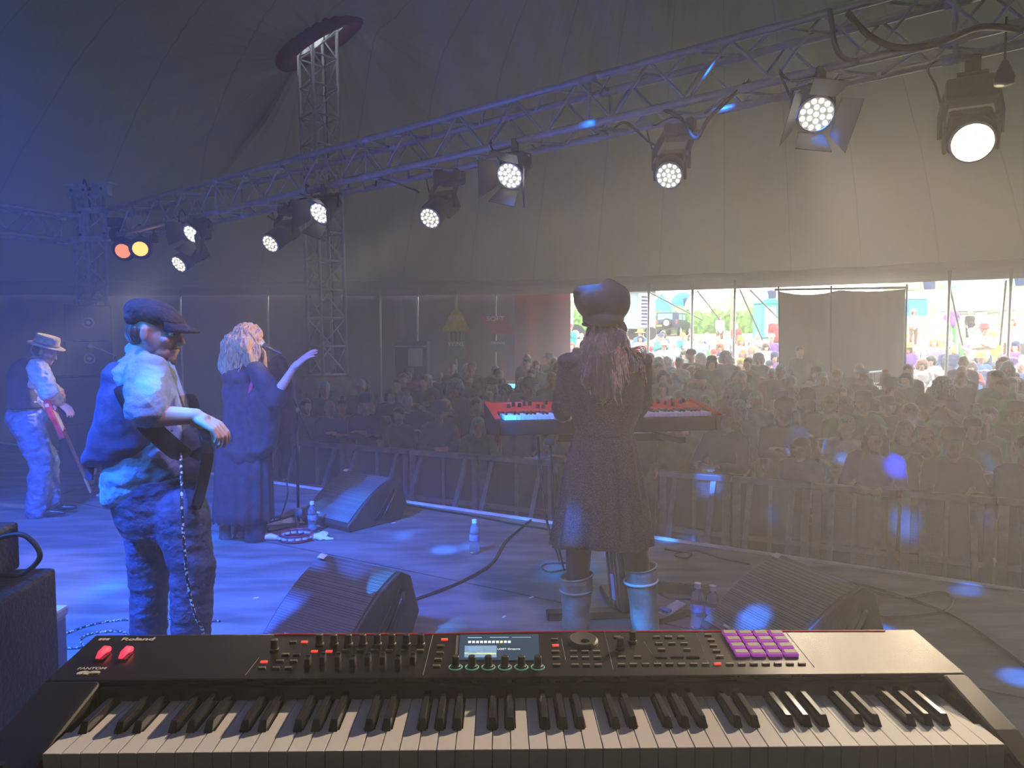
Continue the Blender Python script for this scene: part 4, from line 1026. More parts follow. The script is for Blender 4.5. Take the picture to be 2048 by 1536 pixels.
# ---------------------------------------------------------------- bass player
def bass_player():
    f = Fig('person', 'man in flat cap and navy vest playing a black bass guitar', 2.89, 335); p, c, e = f.p, f.c, f.e; t = f.t
    fw = V((.985, .10, -.14)); Hm = frame(p(308, 664), fw, (0.14, 0, 1)); sc = 1.03
    sk = head_parts(Hm, sc, neck=p(282, 722))
    sh = p(294, 752, -.16); el = p(297, 832, -.24); wr = p(392, 832, -.17)
    sk += [('c', sh, el, .044, .042), ('c', el, wr, .046, .029)]
    sk += hand_parts(wr, V((.75, .05, -.42)), V((.5, -.25, .8)), .75, 1.0, side=-1, curls=(.62, .7, .8, .9))
    shf = p(262, 745, .17); elf = p(300, 822, .34); wrf = p(296, 782, .40)
    sk += [('c', shf, elf, .05, .042), ('c', elf, wrf, .04, .028)] + hand_parts(wrf, V((-.2, .5, .5)), V((-.4, .8, .2)), .6, .95)
    sk += [e((283, 790), (52, 75, 70)), e((300, 900), (52, 70, 70)), e((308, 985), (50, 66, 45)),
           c((290, 1000, .10), (299, 1160, .10), 36, 27), c((299, 1160, .10), (297, 1400, .12), 26, 18), c((360, 1020, -.06), (384, 1140, -.10), 26, 24), c((386, 1140, -.10), (380, 1400, -.08), 26, 18)]
    blob('body', sk, M['skin'], t, .0052, smooth=2)
    eyes(Hm, sc, t)
    g = [('e', Hm @ V((0, .050, -.088)), (.036, .034, .024), Hm.to_euler()), ('e', Hm @ V((0, .088, -.104)), (.014, .012, .018)), ('c', Hm @ V((-.02, .094, -.050)), Hm @ V((.02, .094, -.050)), .007, .007)]
    blob('beard', g, mat('grey_beard', (.22, .17, .13), .9, 0, .4, 60, .6), t, .004, smooth=1, disp=.003, dscale=90)
    hr = [('e', Hm @ V((0, -.045, -.005)), (.076, .062, .065), Hm.to_euler())]
    blob('hair', hr, HAIR['brown'], t, .005)
    # flat cap
    cap_m = mat('dark_wool_cap', (.035, .028, .035), .85, 0, .35, 25, .5, bscale=70)
    cap = [('e', Hm @ V((0, -.012, .070)), (.094, .112, .060), (Hm @ Matrix.Rotation(R(-8), 4, 'X')).to_euler()), ('e', Hm @ V((0, .052, .060)), (.078, .065, .036), (Hm @ Matrix.Rotation(R(-22), 4, 'X')).to_euler()),
           ('e', Hm @ V((0, -.055, .048)), (.086, .058, .044), Hm.to_euler())]
    blob('cap', cap, cap_m, t, .005, smooth=10, disp=.004, dscale=14)
    G = []
    for i in range(9):
        u = i/8*PI; G.append([Hm @ V((.078*math.cos(u)*(1-.12*j), .062 + (.030+.085*j)*math.sin(u), .058 - .030*j - .018*math.cos(u)**2*(.6+.4*j))) for j in (0, .35, .7, 1)])
    MB().grid(G).build('cap_peak', cap_m, t, smooth=True, solid=.008)
    # shirt with short sleeves, collar
    s_ = [loft(f, [(252, 318, 722, .12, 0), (238, 335, 742, .17, 0), (236, 345, 790, .17, 0), (230, 356, 850, .17, 0), (224, 366, 900, .175, 0), (216, 374, 940, .18, 0), (214, 366, 965, .18, 0), (214, 330, 992, .17, 0), (218, 270, 1006, .12, 0)]),
          ('c', sh + V((-.01, .03, .005)), el + V((-.012, 0, .03)), .084, .078), ('c', shf, shf.lerp(elf, .8), .07, .066), e((284, 722), (36, 46, 15)), c((266, 700, .04), (290, 716, -.06), 15, 13)]
    blob('shirt', s_, shirt, t, .008, smooth=7, disp=.010, dscale=12, stretch=(1, 1, 1.6))
    v_ = [loft(f, [(240, 300, 724, .14, .02), (226, 318, 742, .185, .02), (214, 338, 790, .19, .01), (200, 356, 850, .195, 0), (190, 362, 885, .20, 0), (180, 350, 908, .19, .01), (176, 300, 924, .15, .03)])]
    blob('vest', v_, navy, t, .008, smooth=6, disp=.010, dscale=9)
    MB().grid([[p(176, 922, -.02), p(190, 928, -.02)], [p(172, 957, -.02), p(186, 960, -.02)]]).build('strap_tab', navy, t, solid=.008)
    # jeans
    j_ = [loft(f, [(222, 385, 950, .17, 0), (222, 398, 990, .175, 0), (236, 410, 1030, .17, 0), (250, 410, 1065, .15, 0)]), c((292, 1030, .08), (299, 1150, .10), 50, 40), c((299, 1150, .10), (297, 1270, .12), 39, 36), c((297, 1270, .12), (300, 1415, .12), 36, 33), c((362, 1030, -.08), (384, 1130, -.10), 54, 43), c((386, 1130, -.10), (382, 1270, -.10), 42, 38), c((382, 1270, -.10), (385, 1415, -.10), 38, 33)]
    blob('jeans', j_, denim, t, .007, smooth=4, disp=.007, dscale=12, stretch=(1, 1, 2.0))
    for x, dy in ((297, .10), (385, -.12)):
        q = p(x, 1440, dy); q.z = .05; blob('boot', [('c', q, q + V((.14, .06, -.01)), .048, .04), ('c', q, q + V((0, 0, .12)), .05, .045)], M['black'], t, .01)
    # bass guitar, strap
    g = thing('bass_guitar', 'glossy black bass guitar held by the man in the flat cap', 'guitar', p(384, 905, -.05) + f.o)
    ax = V((-.50, .74, .45)).normalized(); nn = V((.80, .55, -.12)); nn = (nn - ax*nn.dot(ax)).normalized(); wd = nn.cross(ax)
    Q = Matrix(((ax.x, wd.x, nn.x, 0), (ax.y, wd.y, nn.y, 0), (ax.z, wd.z, nn.z, 0), (0, 0, 0, 1)))
    out = spline([(-.22, 0, 0), (-.20, .13, 0), (-.08, .16, 0), (.02, .115, 0), (.12, .16, 0), (.20, .15, 0), (.13, .06, 0), (.13, -.04, 0), (.17, -.12, 0), (.07, -.14, 0), (.0, -.11, 0), (-.09, -.16, 0), (-.20, -.13, 0), (-.22, 0, 0)], 4)[:-1]
    MB().prism([(q.x, q.y) for q in out], -.022, .022, M=Q).build('body', M['blackgloss'], g, bevel=.008)
    MB().box((.48, .0, .028), (.76, .05, .018), M=Q).build('neck', mat('maple', (.35, .2, .09), .4), g)
    MB().box((.92, .0, .022), (.16, .08, .014), M=Q).build('headstock', M['blackgloss'], g, bevel=.004)
    MB().prism([(-.10, -.10), (.10, -.09), (.12, .03), (-.05, .03), (-.16, -.04)], .022, .026, M=Q).build('pickguard', M['white'], g)
    MB().box((-.13, 0, .032), (.05, .09, .016), M=Q).build('bridge', M['alu'], g, bevel=.003)
    for x in (-.02, .05): MB().box((x, 0, .028), (.03, .085, .012), M=Q).build('pickup', M['black'], g, bevel=.002)
    for k in range(3): MB().cyl(Q @ V((-.10+k*.04, -.12, .024)), Q @ V((-.10+k*.04, -.12, .042)), .011, n=12).build('knob', M['alu'], g)
    for k in range(4): MB().cyl(Q @ V((-.13, -.024+k*.016, .044)), Q @ V((.9, -.016+k*.011, .042)), .0012, n=4).build('string', M['steel'], g)
    S_ = [p(236, 748, -.05), p(246, 775, -.19), p(266, 812, -.225), p(296, 850, -.24), p(330, 882, -.225), p(358, 905, -.18), p(372, 915, -.11)]
    sp = spline(S_, 6); G = []
    for i, q in enumerate(sp):
        d = (sp[min(i+1, len(sp)-1)] - sp[max(i-1, 0)]).normalized(); w = V((.2, -1, .2)).cross(d).normalized()*.036; G.append([q - w + f.o - g.location, q + w + f.o - g.location])
    MB().grid(G).build('strap', M['black'], g, smooth=True, solid=.004)
    return f
BP = bass_player()
def striped(name):
    m = mat(name, (.5, .52, .6), .6); n = m.node_tree; b = n.nodes['Principled BSDF']
    wv = n.nodes.new('ShaderNodeTexVoronoi'); wv.inputs['Scale'].default_value = 75; tc = n.nodes.new('ShaderNodeTexCoord'); r = n.nodes.new('ShaderNodeValToRGB')
    r.color_ramp.elements[0].position = .38; r.color_ramp.elements[0].color = (.9, .9, .9, 1); r.color_ramp.elements[1].position = .48; r.color_ramp.elements[1].color = (.02, .02, .03, 1)
    n.links.new(tc.outputs['Object'], wv.inputs['Vector']); n.links.new(wv.outputs['Distance'], r.inputs[0]); n.links.new(r.outputs[0], b.inputs['Base Color']); return m
cordm = striped('woven_cord')
cable([U(361, 905, 2.72), U(363, 960, 2.66), U(364, 1020, 2.62), U(370, 1110, 2.62), U(378, 1180, 2.64), U(392, 1235, 2.66), U(408, 1275, 2.7), UZ(425, 1440, .01)], .0055, 'black and white braided cord hanging from the bass guitar', cordm, 'cord', 'braided_cord')
cable([UZ(x, y, .006) for x, y in ((440, 1242), (350, 1238), (290, 1239), (230, 1241), (180, 1250), (130, 1268), (103, 1285), (118, 1296), (165, 1294), (160, 1280), (180, 1268), (225, 1262), (250, 1266), (252, 1276))], .0058, 'black and white braided cord coiled on the blue-lit stage floor', cordm, 'cord', 'braided_cord')

# ---------------------------------------------------------------- singer
def singer():
    f = Fig('person', 'barefoot blonde singer in a long dark fringed dress raising one hand', 5.5, 490); p, c, e = f.p, f.c, f.e; t = f.t
    Hm = frame(p(500, 680), V((.96, .20, -.05)), (.02, 0, 1)); sc = .98
    sh = p(512, 742, -.14); el = p(552, 790, -.22); wr = p(588, 735, -.22)
    sk = head_parts(Hm, sc, neck=p(488, 725)) + [('c', sh, el, .045, .040), ('c', el, wr, .040, .025)]
    sk += hand_parts(wr, V((.66, 0, .60)), V((-.62, -.45, .6)), .22, 1.15, side=-1, spread=.45)
    shf = p(480, 742, .15); elf = p(528, 775, .25); wrf = p(528, 722, .12)
    sk += [('c', shf, elf, .045, .038), ('c', elf, wrf, .038, .024)] + hand_parts(wrf, V((.05, -.1, .9)), V((.8, .5, 0)), 1.1, .9)
    sk += [e((488, 780), (34, 32, 45)), e((488, 860), (34, 30, 40)), c((475, 890, .05), (462, 1075, .03), 20, 10), c((500, 890, -.03), (515, 1066, -.02), 20, 10)]
    q = p(515, 1072, -.02); q.z = .03; sk += [('c', q, q + V((.10, .0, 0)), .030, .026), ('c', q + V((.1, 0, 0)), q + V((.16, 0, -.01)), .028, .018), ('c', q, q + V((0, 0, .1)), .03, .03)]
    q2 = p(462, 1082, .03); q2.z = .03; sk += [('c', q2, q2 + V((.14, .02, 0)), .030, .020), ('c', q2, q2 + V((0, 0, .1)), .03, .03)]
    blob('body', sk, M['skin2'], t, .0065, smooth=2); eyes(Hm, sc, t)
    H = HAIR['blond']
    h_ = [('e', Hm @ V((0, -.02, .05)), (.092, .108, .080), Hm.to_euler()), ('e', Hm @ V((0, -.05, -.02)), (.098, .09, .11), Hm.to_euler()), c((480, 690, -.02), (468, 745, -.03), 30, 22), c((492, 690, -.09), (506, 735, -.10), 20, 11), c((470, 690, .05), (455, 735, .03), 26, 18), ('c', Hm @ V((.05, .07, .06)), Hm @ V((.075, .045, -.06)), .03, .022)]
    blob('hair', h_, H, t, .007, disp=.016, dscale=22, stretch=(2, 2, .5))
    b = MB(); rnd = random.Random(5)
    for k in range(26):
        a = rnd.uniform(-.4, 2.6); s0 = Hm @ V((.07*math.sin(a)+.01, -.03-.05*math.cos(a), .09)); x = rnd.uniform(450, 516); y = rnd.uniform(715, 745)
        m1 = p(x + rnd.uniform(-6, 6), 690, -.11 if x > 470 else -.04); b.tube(spline([s0, m1, p(x+rnd.uniform(-4, 4), y-14, -.12), p(x + rnd.uniform(-6, 6), y, -.12)], 4), [.006]*12+[.002], n=5)
    b.build('hair_strands', H, t, smooth=True)['kind'] = 'stuff'
    dr = mat('dark_lace_dress', (.022, .018, .03), .85, 0, .5, 20, .3)
    s_ = [e((484, 752), (40, 36, 26)), e((486, 790), (42, 36, 44)), c((488, 800), (490, 900), 40, 48), ('c', sh, el + V((0, 0, -.02)), .075, .085), ('c', shf, elf, .07, .07), c((540, 790, -.18), (536, 880, -.12), 22, 20), c((520, 800, -.15), (520, 890, -.1), 26, 26)]
    blob('dress_top', s_, dr, t, .011, disp=.012, dscale=7)
    def tube_skirt(x0, y0, x1, y1, w0, w1, dep, dy, n, nm, fr=9, flare=.03):
        G = []
        for j in range(14):
            u = j/13; row = []
            for i in range(n):
                a = 2*PI*i/n; w = (w0+(w1-w0)*u**.8)*f.k; pl = 1 + (.02+flare*u)*math.sin(a*fr) + .04*noise.noise(V((a, u*2, nm.__len__())))
                q = p(x0+(x1-x0)*u, y0+(y1-y0)*u, dy); z = q.z - (.03*abs(math.sin(a*13)) if j == 13 else 0); row.append(V((q.x + w*math.cos(a)*pl, q.y + w*dep*math.sin(a)*pl, z)))
            G.append(row)
        MB().grid(G, closed=True).build(nm, dr, t, smooth=True, solid=.004)
    tube_skirt(488, 840, 486, 1036, 50, 60, .72, 0, 96, 'skirt', 14)
    tube_skirt(462, 1000, 460, 1086, 22, 21, .9, .06, 48, 'trouser_leg', 8); tube_skirt(508, 1000, 511, 1078, 22, 22, .9, -.02, 48, 'trouser_leg', 8)
    cape = [e((556, 745, .30), (24, 12, 38)), c((560, 755, .30), (574, 850, .30), 24, 22), c((572, 850, .30), (566, 950, .30), 19, 10), c((540, 740, .25), (552, 840, .28), 20, 22)]
    blob('cape_sleeve', cape, dr, t, .012, disp=.012, dscale=6)
    MB().tube(spline([p(506, 762, -.17), p(500, 785, -.18), p(503, 800, -.19), p(504, 820, -.19)], 4), [.016]*6+[.022]*7, n=8).build('red_tassel', mat('red_ribbon', (.5, .03, .08), .5), t, smooth=True)
    # microphone and stand
    m = thing('microphone', 'silver vocal microphone at the mouth of the blonde singer', 'microphone', p(545, 700, -.02) + f.o)
    a = p(522, 688, -.03) + f.o - m.location
    MB().ell(a, .026, 14, 9).build('grille_ball', M['alu_dull'], m, smooth=True); MB().cyl(a*.8, V((0, 0, 0)), .021, .013, n=12).build('handle', M['blackmetal'], m, smooth=True); MB().cyl(V((0, 0, 0)), V((.07, 0, -.03)), .012).build('clip', M['black'], m)
    base = UZ(597, 1052, 0)
    s = thing('microphone_stand', 'tall black microphone stand with boom beside the blonde singer', 'microphone stand', base)
    loc = lambda px, py, dy=0: U(px, py, base.y+dy) - base
    top = loc(593, 820); MB().cyl((0, 0, .04), top, .012).build('pole', M['blackmetal'], s, smooth=True)
    MB().cyl(loc(560, 735), loc(622, 880), .008).build('boom', M['blackmetal'], s, smooth=True); MB().ell(top, .025, 10, 7).build('boom_joint', M['steel'], s, smooth=True)
    for a in (R(-75), R(50), R(175)): MB().cyl((0, 0, .10), (.30*math.cos(a), .30*math.sin(a), .01), .009).build('leg', M['blackmetal'], s, smooth=True)
    MB().ell((0, 0, .11), (.035, .035, .05), 10, 7).build('leg_hub', mat('hub_blue', (.1, .3, .6), .4), s, smooth=True)
    cable([U(572, 960, 5.55), U(575, 990, 5.45), UZ(560, 1035, .01), UZ(535, 1062, .01), UZ(600, 1050, .01), UZ(660, 1046, .01), UZ(640, 1060, .01)], .006, 'microphone cable running down beside the singer to the floor')
    # papers, tambourine, towel, bottle
    q = UZ(585, 1040, .004); tag(MB().box((0, 0, .002), (.30, .20, .003)).build('set_list', M['paper']), 'white set list paper on the stage by the microphone stand', 'paper'); o = bpy.data.objects['set_list']; o.location = UZ(572, 1042, .002); o.rotation_euler = (0, 0, .3)
    o2 = o.copy(); COL.objects.link(o2); o2.location = UZ(622, 1038, .002); o2.rotation_euler = (0, 0, -.2); o2['label'] = 'white paper sheet behind the microphone stand hub, right of the other sheet'
    T = thing('tambourine', 'red tambourine with silver jingles lying on the stage floor', 'tambourine', UZ(592, 1080, 0), rz=.2)
    tm = mat('red_shell', (.25, .02, .05), .3)
    for z in (.015, .055): MB().tube([(.125*math.cos(k*PI/16), .125*math.sin(k*PI/16)*.95, z) for k in range(32)], .009, n=8, closed=True).build('shell', tm, T, smooth=True)
    for k in range(14): a = k*PI/7; MB().cyl((.12*math.cos(a), .115*math.sin(a), .028), (.12*math.cos(a), .115*math.sin(a), .044), .022, n=12).build('jingle', M['alu'], T)
    tw = [('e', V((0, 0, .02)), (.07, .05, .022)), ('e', V((.07, -.03, .012)), (.07, .02, .012)), ('e', V((.03, .03, .03)), (.05, .03, .02))]
    o = blob('towel', tw, M['paper'], None, .006, disp=.012, dscale=30); o.location = UZ(635, 1078, 0); tag(o, 'crumpled white towel beside the red tambourine', 'towel')
singer()
bot = mat('bottle_plastic', (.75, .85, 1), .08, 0, .03, 3, .2, trans=.85, spec=.6)
wat = mat('bottle_label', (.25, .35, .75), .4, 0, .3, 30)
def bottle(px, py, label, h=.205):
    t = thing('water_bottle', label, 'bottle', UZ(px, py, 0), group='water bottles')
    MB().lathe([(.0, .0), (.028, .0), (.032, .012), (.032, .04), (.030, .05), (.032, .06), (.030, .07), (.032, .08), (.032, .125), (.030, .135), (.031, .15), (.022, .175), (.013, .19), (.013, h)], 20, caps=False).build('bottle_body', bot, t, smooth=True)
    MB().lathe([(.0331, .085), (.0331, .122)], 20, caps=False).build('label_band', wat, t, smooth=True); MB().lathe([(.0, h-.012), (.0155, h-.012), (.0155, h+.010), (.0, h+.010)], 16).build('cap', M['white'], t)
    t.scale = (1.15, 1.15, 1.15)
bottle(625, 1063, 'water bottle standing behind the red tambourine'); bottle(949, 1106, 'lone water bottle in the middle of the open stage floor')
bottle(1394, 1256, 'water bottle farther left of the pair beside the right floor monitor'); bottle(1424, 1262, 'water bottle touching the right floor monitor grille')

# ---------------------------------------------------------------- guitarist
def guitarist():
    f = Fig('person', 'guitarist in straw trilby, cream shirt and dark vest at far left', 6.27, 75); p, c, e = f.p, f.c, f.e; t = f.t
    Hm = frame(p(90, 703), V((.88, .25, -.42)), (.35, 0, .9)); sc = .92
    sh = p(76, 738, -.14); el = p(98, 786, -.22); wr = p(118, 806, -.12); shf = p(62, 735, .14); elf = p(98, 775, .22); wrf = p(122, 788, .15)
    sk = head_parts(Hm, sc, neck=p(70, 727)) + [('c', sh, el, .05, .045), ('c', el, wr, .04, .028), ('c', shf, elf, .05, .04), ('c', elf, wrf, .04, .028)]
    sk += hand_parts(wr, V((.5, 0, -.35)), V((.4, -.3, .8)), .5, .95, side=-1) + hand_parts(wrf, V((.3, -.2, -.2)), V((.7, .5, 0)), .9, .9)
    sk += [e((52, 765), (24, 30, 40)), e((56, 830), (26, 30, 34)), c((58, 850, .06), (92, 925, .05), 17, 12), c((92, 925, .05), (104, 990, .05), 12, 8), c((60, 850, -.06), (82, 930, -.06), 17, 12), c((82, 930, -.06), (74, 1020, -.06), 12, 8)]
    blob('body', sk, M['skin'], t, .007, smooth=2); eyes(Hm, sc, t)
    blob('hair', [('e', Hm @ V((0, -.04, .0)), (.076, .07, .07), Hm.to_euler())], HAIR['brown'], t, .008)
    straw = mat('straw', (.62, .47, .30), .8, 0, .15, 40, .4)
    L = Hm @ Matrix.Translation((0, -.01, .055)) @ Matrix.Rotation(R(8), 4, 'X')
    pr = []
    for r, z in ((.145, -.005), (.135, .0), (.10, .004), (.095, .015), (.092, .06), (.085, .085), (.06, .088), (.03, .076), (.0, .072)): pr.append((r, z))
    vs = MB().lathe(pr, 28, caps=False); vs.v = [tuple(L @ V((a*.86, b_*1.05, z - (.12*(abs(a)-.09) if abs(a) > .09 else 0)*-1*.5))) for a, b_, z in vs.v]
    vs.build('hat', straw, t, smooth=True, solid=.004)
    MB().tube([L @ V((.094*.86*math.cos(k*PI/14), .094*1.05*math.sin(k*PI/14), .016)) for k in range(28)], .008, n=6, closed=True).build('hat_band', mat('hat_ribbon', (.35, .22, .16), .6), t, smooth=True)
    cream = mat('cream_cotton', (.62, .52, .42), .85, 0, .15, 12, .6, bscale=25)
    blob('shirt', [('c', sh, el, .088, .075), ('c', el, wr.lerp(el, .35), .078, .062), ('c', shf, elf, .075, .065), ('c', elf, wrf.lerp(elf, .3), .065, .05), e((54, 760), (31, 34, 42)), c((56, 790), (58, 808), 30, 32), e((68, 730), (18, 20, 8))], cream, t, .008, disp=.012, dscale=16)
    blob('vest', [loft(f, [(48, 78, 716, .09, 0), (34, 82, 728, .16, 0), (24, 82, 748, .175, 0), (20, 82, 775, .17, 0), (22, 86, 800, .17, 0), (26, 90, 816, .165, 0)])], mat('dark_vest', (.025, .022, .035), .8, 0, .3, 20, .3), t, .009, disp=.006)
    blob('trousers', [e((55, 835), (40, 36, 32)), c((56, 850, .06), (94, 925, .05), 28, 22), c((94, 925, .05), (100, 1000, .05), 20, 19), c((56, 850, -.06), (84, 925, -.06), 31, 22), c((84, 925, -.06), (74, 1022, -.06), 21, 21), e((42, 830), (24, 28, 24))], mat('grey_blue_trousers', (.12, .15, .24), .7, 0, .3, 14, .5, bscale=20), t, .009, disp=.014, dscale=12, stretch=(1, 1, 1.5))
    for x, y, x2, y2, dy in ((76, 1028, 128, 1024, -.06), (104, 998, 150, 990, .08)):
        a = p(x, y, dy); b_ = p(x2, y2, dy+.02); a.z = .045; b_.z = .035 if dy < 0 else .05; blob('shoe', [('c', a, a.lerp(b_, .5), .045, .042), ('c', a.lerp(b_, .5), b_, .042, .018), ('c', a, a + V((0, 0, .08)), .045, .045)], M['blackgloss'], t, .008)
    g = thing('electric_guitar', 'red electric guitar held edge-on by the man in the trilby', 'guitar', p(112, 838, -.18) + f.o)
    ax = (p(160, 945, -.05) - p(112, 838, -.18)).normalized(); nn = V((.86, .42, .2)); nn = (nn - ax*nn.dot(ax)).normalized(); wd = nn.cross(ax)
    Q = Matrix(((ax.x, wd.x, nn.x, 0), (ax.y, wd.y, nn.y, 0), (ax.z, wd.z, nn.z, 0), (0, 0, 0, 1)))
    out = spline([(-.20, 0, 0), (-.17, .14, 0), (-.05, .15, 0), (.02, .11, 0), (.13, .14, 0), (.12, .04, 0), (.13, -.05, 0), (.15, -.13, 0), (.03, -.11, 0), (-.05, -.15, 0), (-.17, -.13, 0), (-.20, 0, 0)], 4)[:-1]
    MB().prism([(q.x, q.y) for q in out], -.02, .02, M=Q).build('body', mat('red_guitar', (.62, .03, .05), .2), g, bevel=.006)
    MB().prism([(-.1, -.1), (.1, -.08), (.1, .06), (-.03, .05)], .02, .024, M=Q).build('pickguard', M['white'], g)
    MB().box((.36, 0, .02), (.46, .045, .02), M=Q).build('neck', mat('rosewood', (.12, .05, .03), .4), g); MB().box((.64, 0, .015), (.14, .07, .014), M=Q).build('headstock', M['wood'], g, bevel=.003)
    MB().box((-.1, 0, .028), (.04, .08, .012), M=Q).build('bridge', M['alu'], g)
    # stand by him, pedals
    m = thing('microphone_stand', 'black boom microphone stand between the guitarist and the bass player', 'microphone stand', UZ(190, 985, 0))
    lc = lambda x, y: U(x, y, m.location.y) - m.location
    MB().cyl((0, 0, .03), lc(232, 712), .010).build('pole', M['blackmetal'], m); MB().cyl(lc(232, 712), lc(186, 693), .007).build('boom', M['alu_dull'], m); MB().ell(lc(180, 693), (.035, .022, .022), 10, 7).build('microphone_head', M['steel'], m, smooth=True)
    for a in (R(90), R(210), R(330)): MB().cyl((0, 0, .08), (.28*math.cos(a), .28*math.sin(a), .01), .008).build('leg', M['blackmetal'], m)
    P = thing('pedalboard', 'small pedal on the stage left of the bass player', 'pedal', UZ(212, 1000, 0), rz=-.2); MB().box((0, 0, .02), (.26, .14, .035), rot=(.12, 0, 0)).build('housing', M['steel'], P, bevel=.006)
    for k in range(4): MB().cyl((-.09+k*.06, 0, .036), (-.09+k*.06, 0, .052), .012).build('footswitch', M['alu'], P)
guitarist()

# ---------------------------------------------------------------- girl at the red keyboard
def girl():
    f = Fig('person', 'girl in big black hat and dark patterned dress seen from behind', 3.36, 1210); p, c, e = f.p, f.c, f.e; t = f.t
    Hm = frame(p(1212, 632, .02), V((-.12, .97, -.2)), (0, .15, 1)); sc = .95
    sh = p(1142, 728, .02); el = p(1124, 812, .02); wr = p(1126, 836, .27); shr = p(1280, 728, .02); elr = p(1282, 806, .03); wrr = p(1262, 840, .22)
    sk = head_parts(Hm, sc, neck=p(1212, 712, .02)) + [('c', sh, el, .042, .038), ('c', el, wr, .038, .026), ('c', shr, elr, .042, .038), ('c', elr, wrr, .038, .026)]
    sk += hand_parts(wr, V((-.15, .8, -.1)), V((0, .1, 1)), .45, .92, side=1) + hand_parts(wrr, V((-.1, .8, -.1)), V((0, .1, 1)), .45, .92, side=-1)
    sk += [e((1210, 770), (52, 38, 58)), e((1208, 860), (44, 34, 50)), e((1206, 930), (58, 44, 52)), c((1172, 960, 0), (1156, 1110, 0), 32, 22), c((1156, 1110, 0), (1152, 1180, .01), 22, 22), c((1152, 1180, .01), (1152, 1300, 0), 20, 13), c((1244, 960, 0), (1274, 1110, 0), 32, 22), c((1274, 1110, 0), (1284, 1180, .01), 22, 22), c((1284, 1180, .01), (1296, 1300, 0), 20, 13)]
    blob('body', sk, M['skin2'], t, .006, smooth=2); eyes(Hm, sc, t)
    tights = mat('black_tights', (.018, .018, .022), .55, 0, .1, 20)
    blob('tights', [e((1208, 940), (60, 46, 52)), c((1172, 960, 0), (1157, 1100, 0), 34, 26), c((1157, 1100, 0), (1153, 1200, .01), 26.5, 22), c((1244, 960, 0), (1268, 1090, 0), 34, 26), c((1268, 1090, 0), (1284, 1200, .01), 27, 22)], tights, t, .008)
    dm = patterned('floral_dress', (.010, .006, .009), (.10, .08, .12), 210, .26)
    top = [loft(f, [(1165, 1255, 700, .08, .02), (1136, 1286, 716, .10, .02), (1130, 1292, 745, .105, 0), (1132, 1290, 785, .105, 0), (1140, 1282, 825, .10, 0), (1150, 1268, 858, .095, 0), (1149, 1269, 872, .10, 0)]), e((1138, 722), (24, 26, 17)), e((1283, 722), (22, 26, 17)), c((1138, 732, .02), (1124, 800, .02), 23, 19), c((1284, 732, .02), (1286, 800, .03), 20, 19), c((1160, 718, .02), (1262, 718, .02), 22, 22), ('c', el, el.lerp(wr, .55), .052, .045), ('c', elr, elr.lerp(wrr, .55), .050, .044)]
    blob('dress_top', top, dm, t, .007, smooth=6, disp=.004, dscale=14)
    G = []
    N = 160
    for j in range(22):
        u = j/21; row = []
        y = 862 + (1086-862)*u; cx = 1208 - 4*u; w = (57 + 44*u**.75 + 3*u*u)*f.k
        for i in range(N):
            a = 2*PI*i/N; pl = 1 + (.012+.030*u)*math.sin(a*17 + .8*noise.noise(V((a*2, u, 0)))) + .03*noise.noise(V((math.cos(a)*2, math.sin(a)*2, u)))
            q = p(cx, y, 0); dz = (.010*math.sin(a*3+1)*u); row.append(V((q.x + w*math.cos(a)*pl, q.y + w*.66*math.sin(a)*pl, q.z + dz)))
        G.append(row)
    MB().grid(G, closed=True).build('skirt', dm, t, smooth=True, solid=.004)
    leather = mat('cyan_lit_boot_leather', (.30, .38, .34), .55, 0, .45, 7, .5, bscale=18, col2=(.20, .13, .08))  # cyan stage light is tinted into the tan leather colour
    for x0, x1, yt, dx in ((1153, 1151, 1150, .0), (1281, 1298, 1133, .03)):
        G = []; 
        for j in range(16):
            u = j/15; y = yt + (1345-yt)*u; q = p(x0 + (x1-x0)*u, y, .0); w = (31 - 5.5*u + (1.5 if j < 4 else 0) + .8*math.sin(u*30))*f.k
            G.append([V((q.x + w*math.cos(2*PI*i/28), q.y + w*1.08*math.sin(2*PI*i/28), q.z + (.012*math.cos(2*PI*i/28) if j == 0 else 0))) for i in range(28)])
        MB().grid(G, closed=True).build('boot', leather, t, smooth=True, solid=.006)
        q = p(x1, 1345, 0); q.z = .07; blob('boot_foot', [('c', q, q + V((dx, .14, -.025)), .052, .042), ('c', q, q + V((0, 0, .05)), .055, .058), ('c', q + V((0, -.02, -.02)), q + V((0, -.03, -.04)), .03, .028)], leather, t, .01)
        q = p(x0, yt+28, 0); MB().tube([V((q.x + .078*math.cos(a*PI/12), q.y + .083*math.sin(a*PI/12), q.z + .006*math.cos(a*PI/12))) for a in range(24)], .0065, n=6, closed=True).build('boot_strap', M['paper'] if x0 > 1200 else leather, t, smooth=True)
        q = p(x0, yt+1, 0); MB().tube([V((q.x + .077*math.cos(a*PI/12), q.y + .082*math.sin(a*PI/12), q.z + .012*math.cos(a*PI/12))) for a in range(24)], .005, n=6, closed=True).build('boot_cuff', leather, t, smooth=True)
    H = HAIR['blond']
    hp = [('e', Hm @ V((0, -.01, -.01)), (.080, .085, .09), Hm.to_euler()), c((1208, 668, .0), (1204, 725, -.05), 34, 36), c((1204, 725, -.05), (1206, 785, -.075), 36, 27), c((1232, 680, -.04), (1262, 735, -.08), 24, 12), c((1180, 690, 0), (1182, 760, -.08), 20, 20)]
    blob('hair', hp, hairm('shaded_blond_hair', (.065, .045, .03)), t, .007, disp=.012, dscale=20, stretch=(2.5, 2.5, .4))  # hair mass coloured as the shaded part of the blond hair
    b = MB(); rnd = random.Random(9)
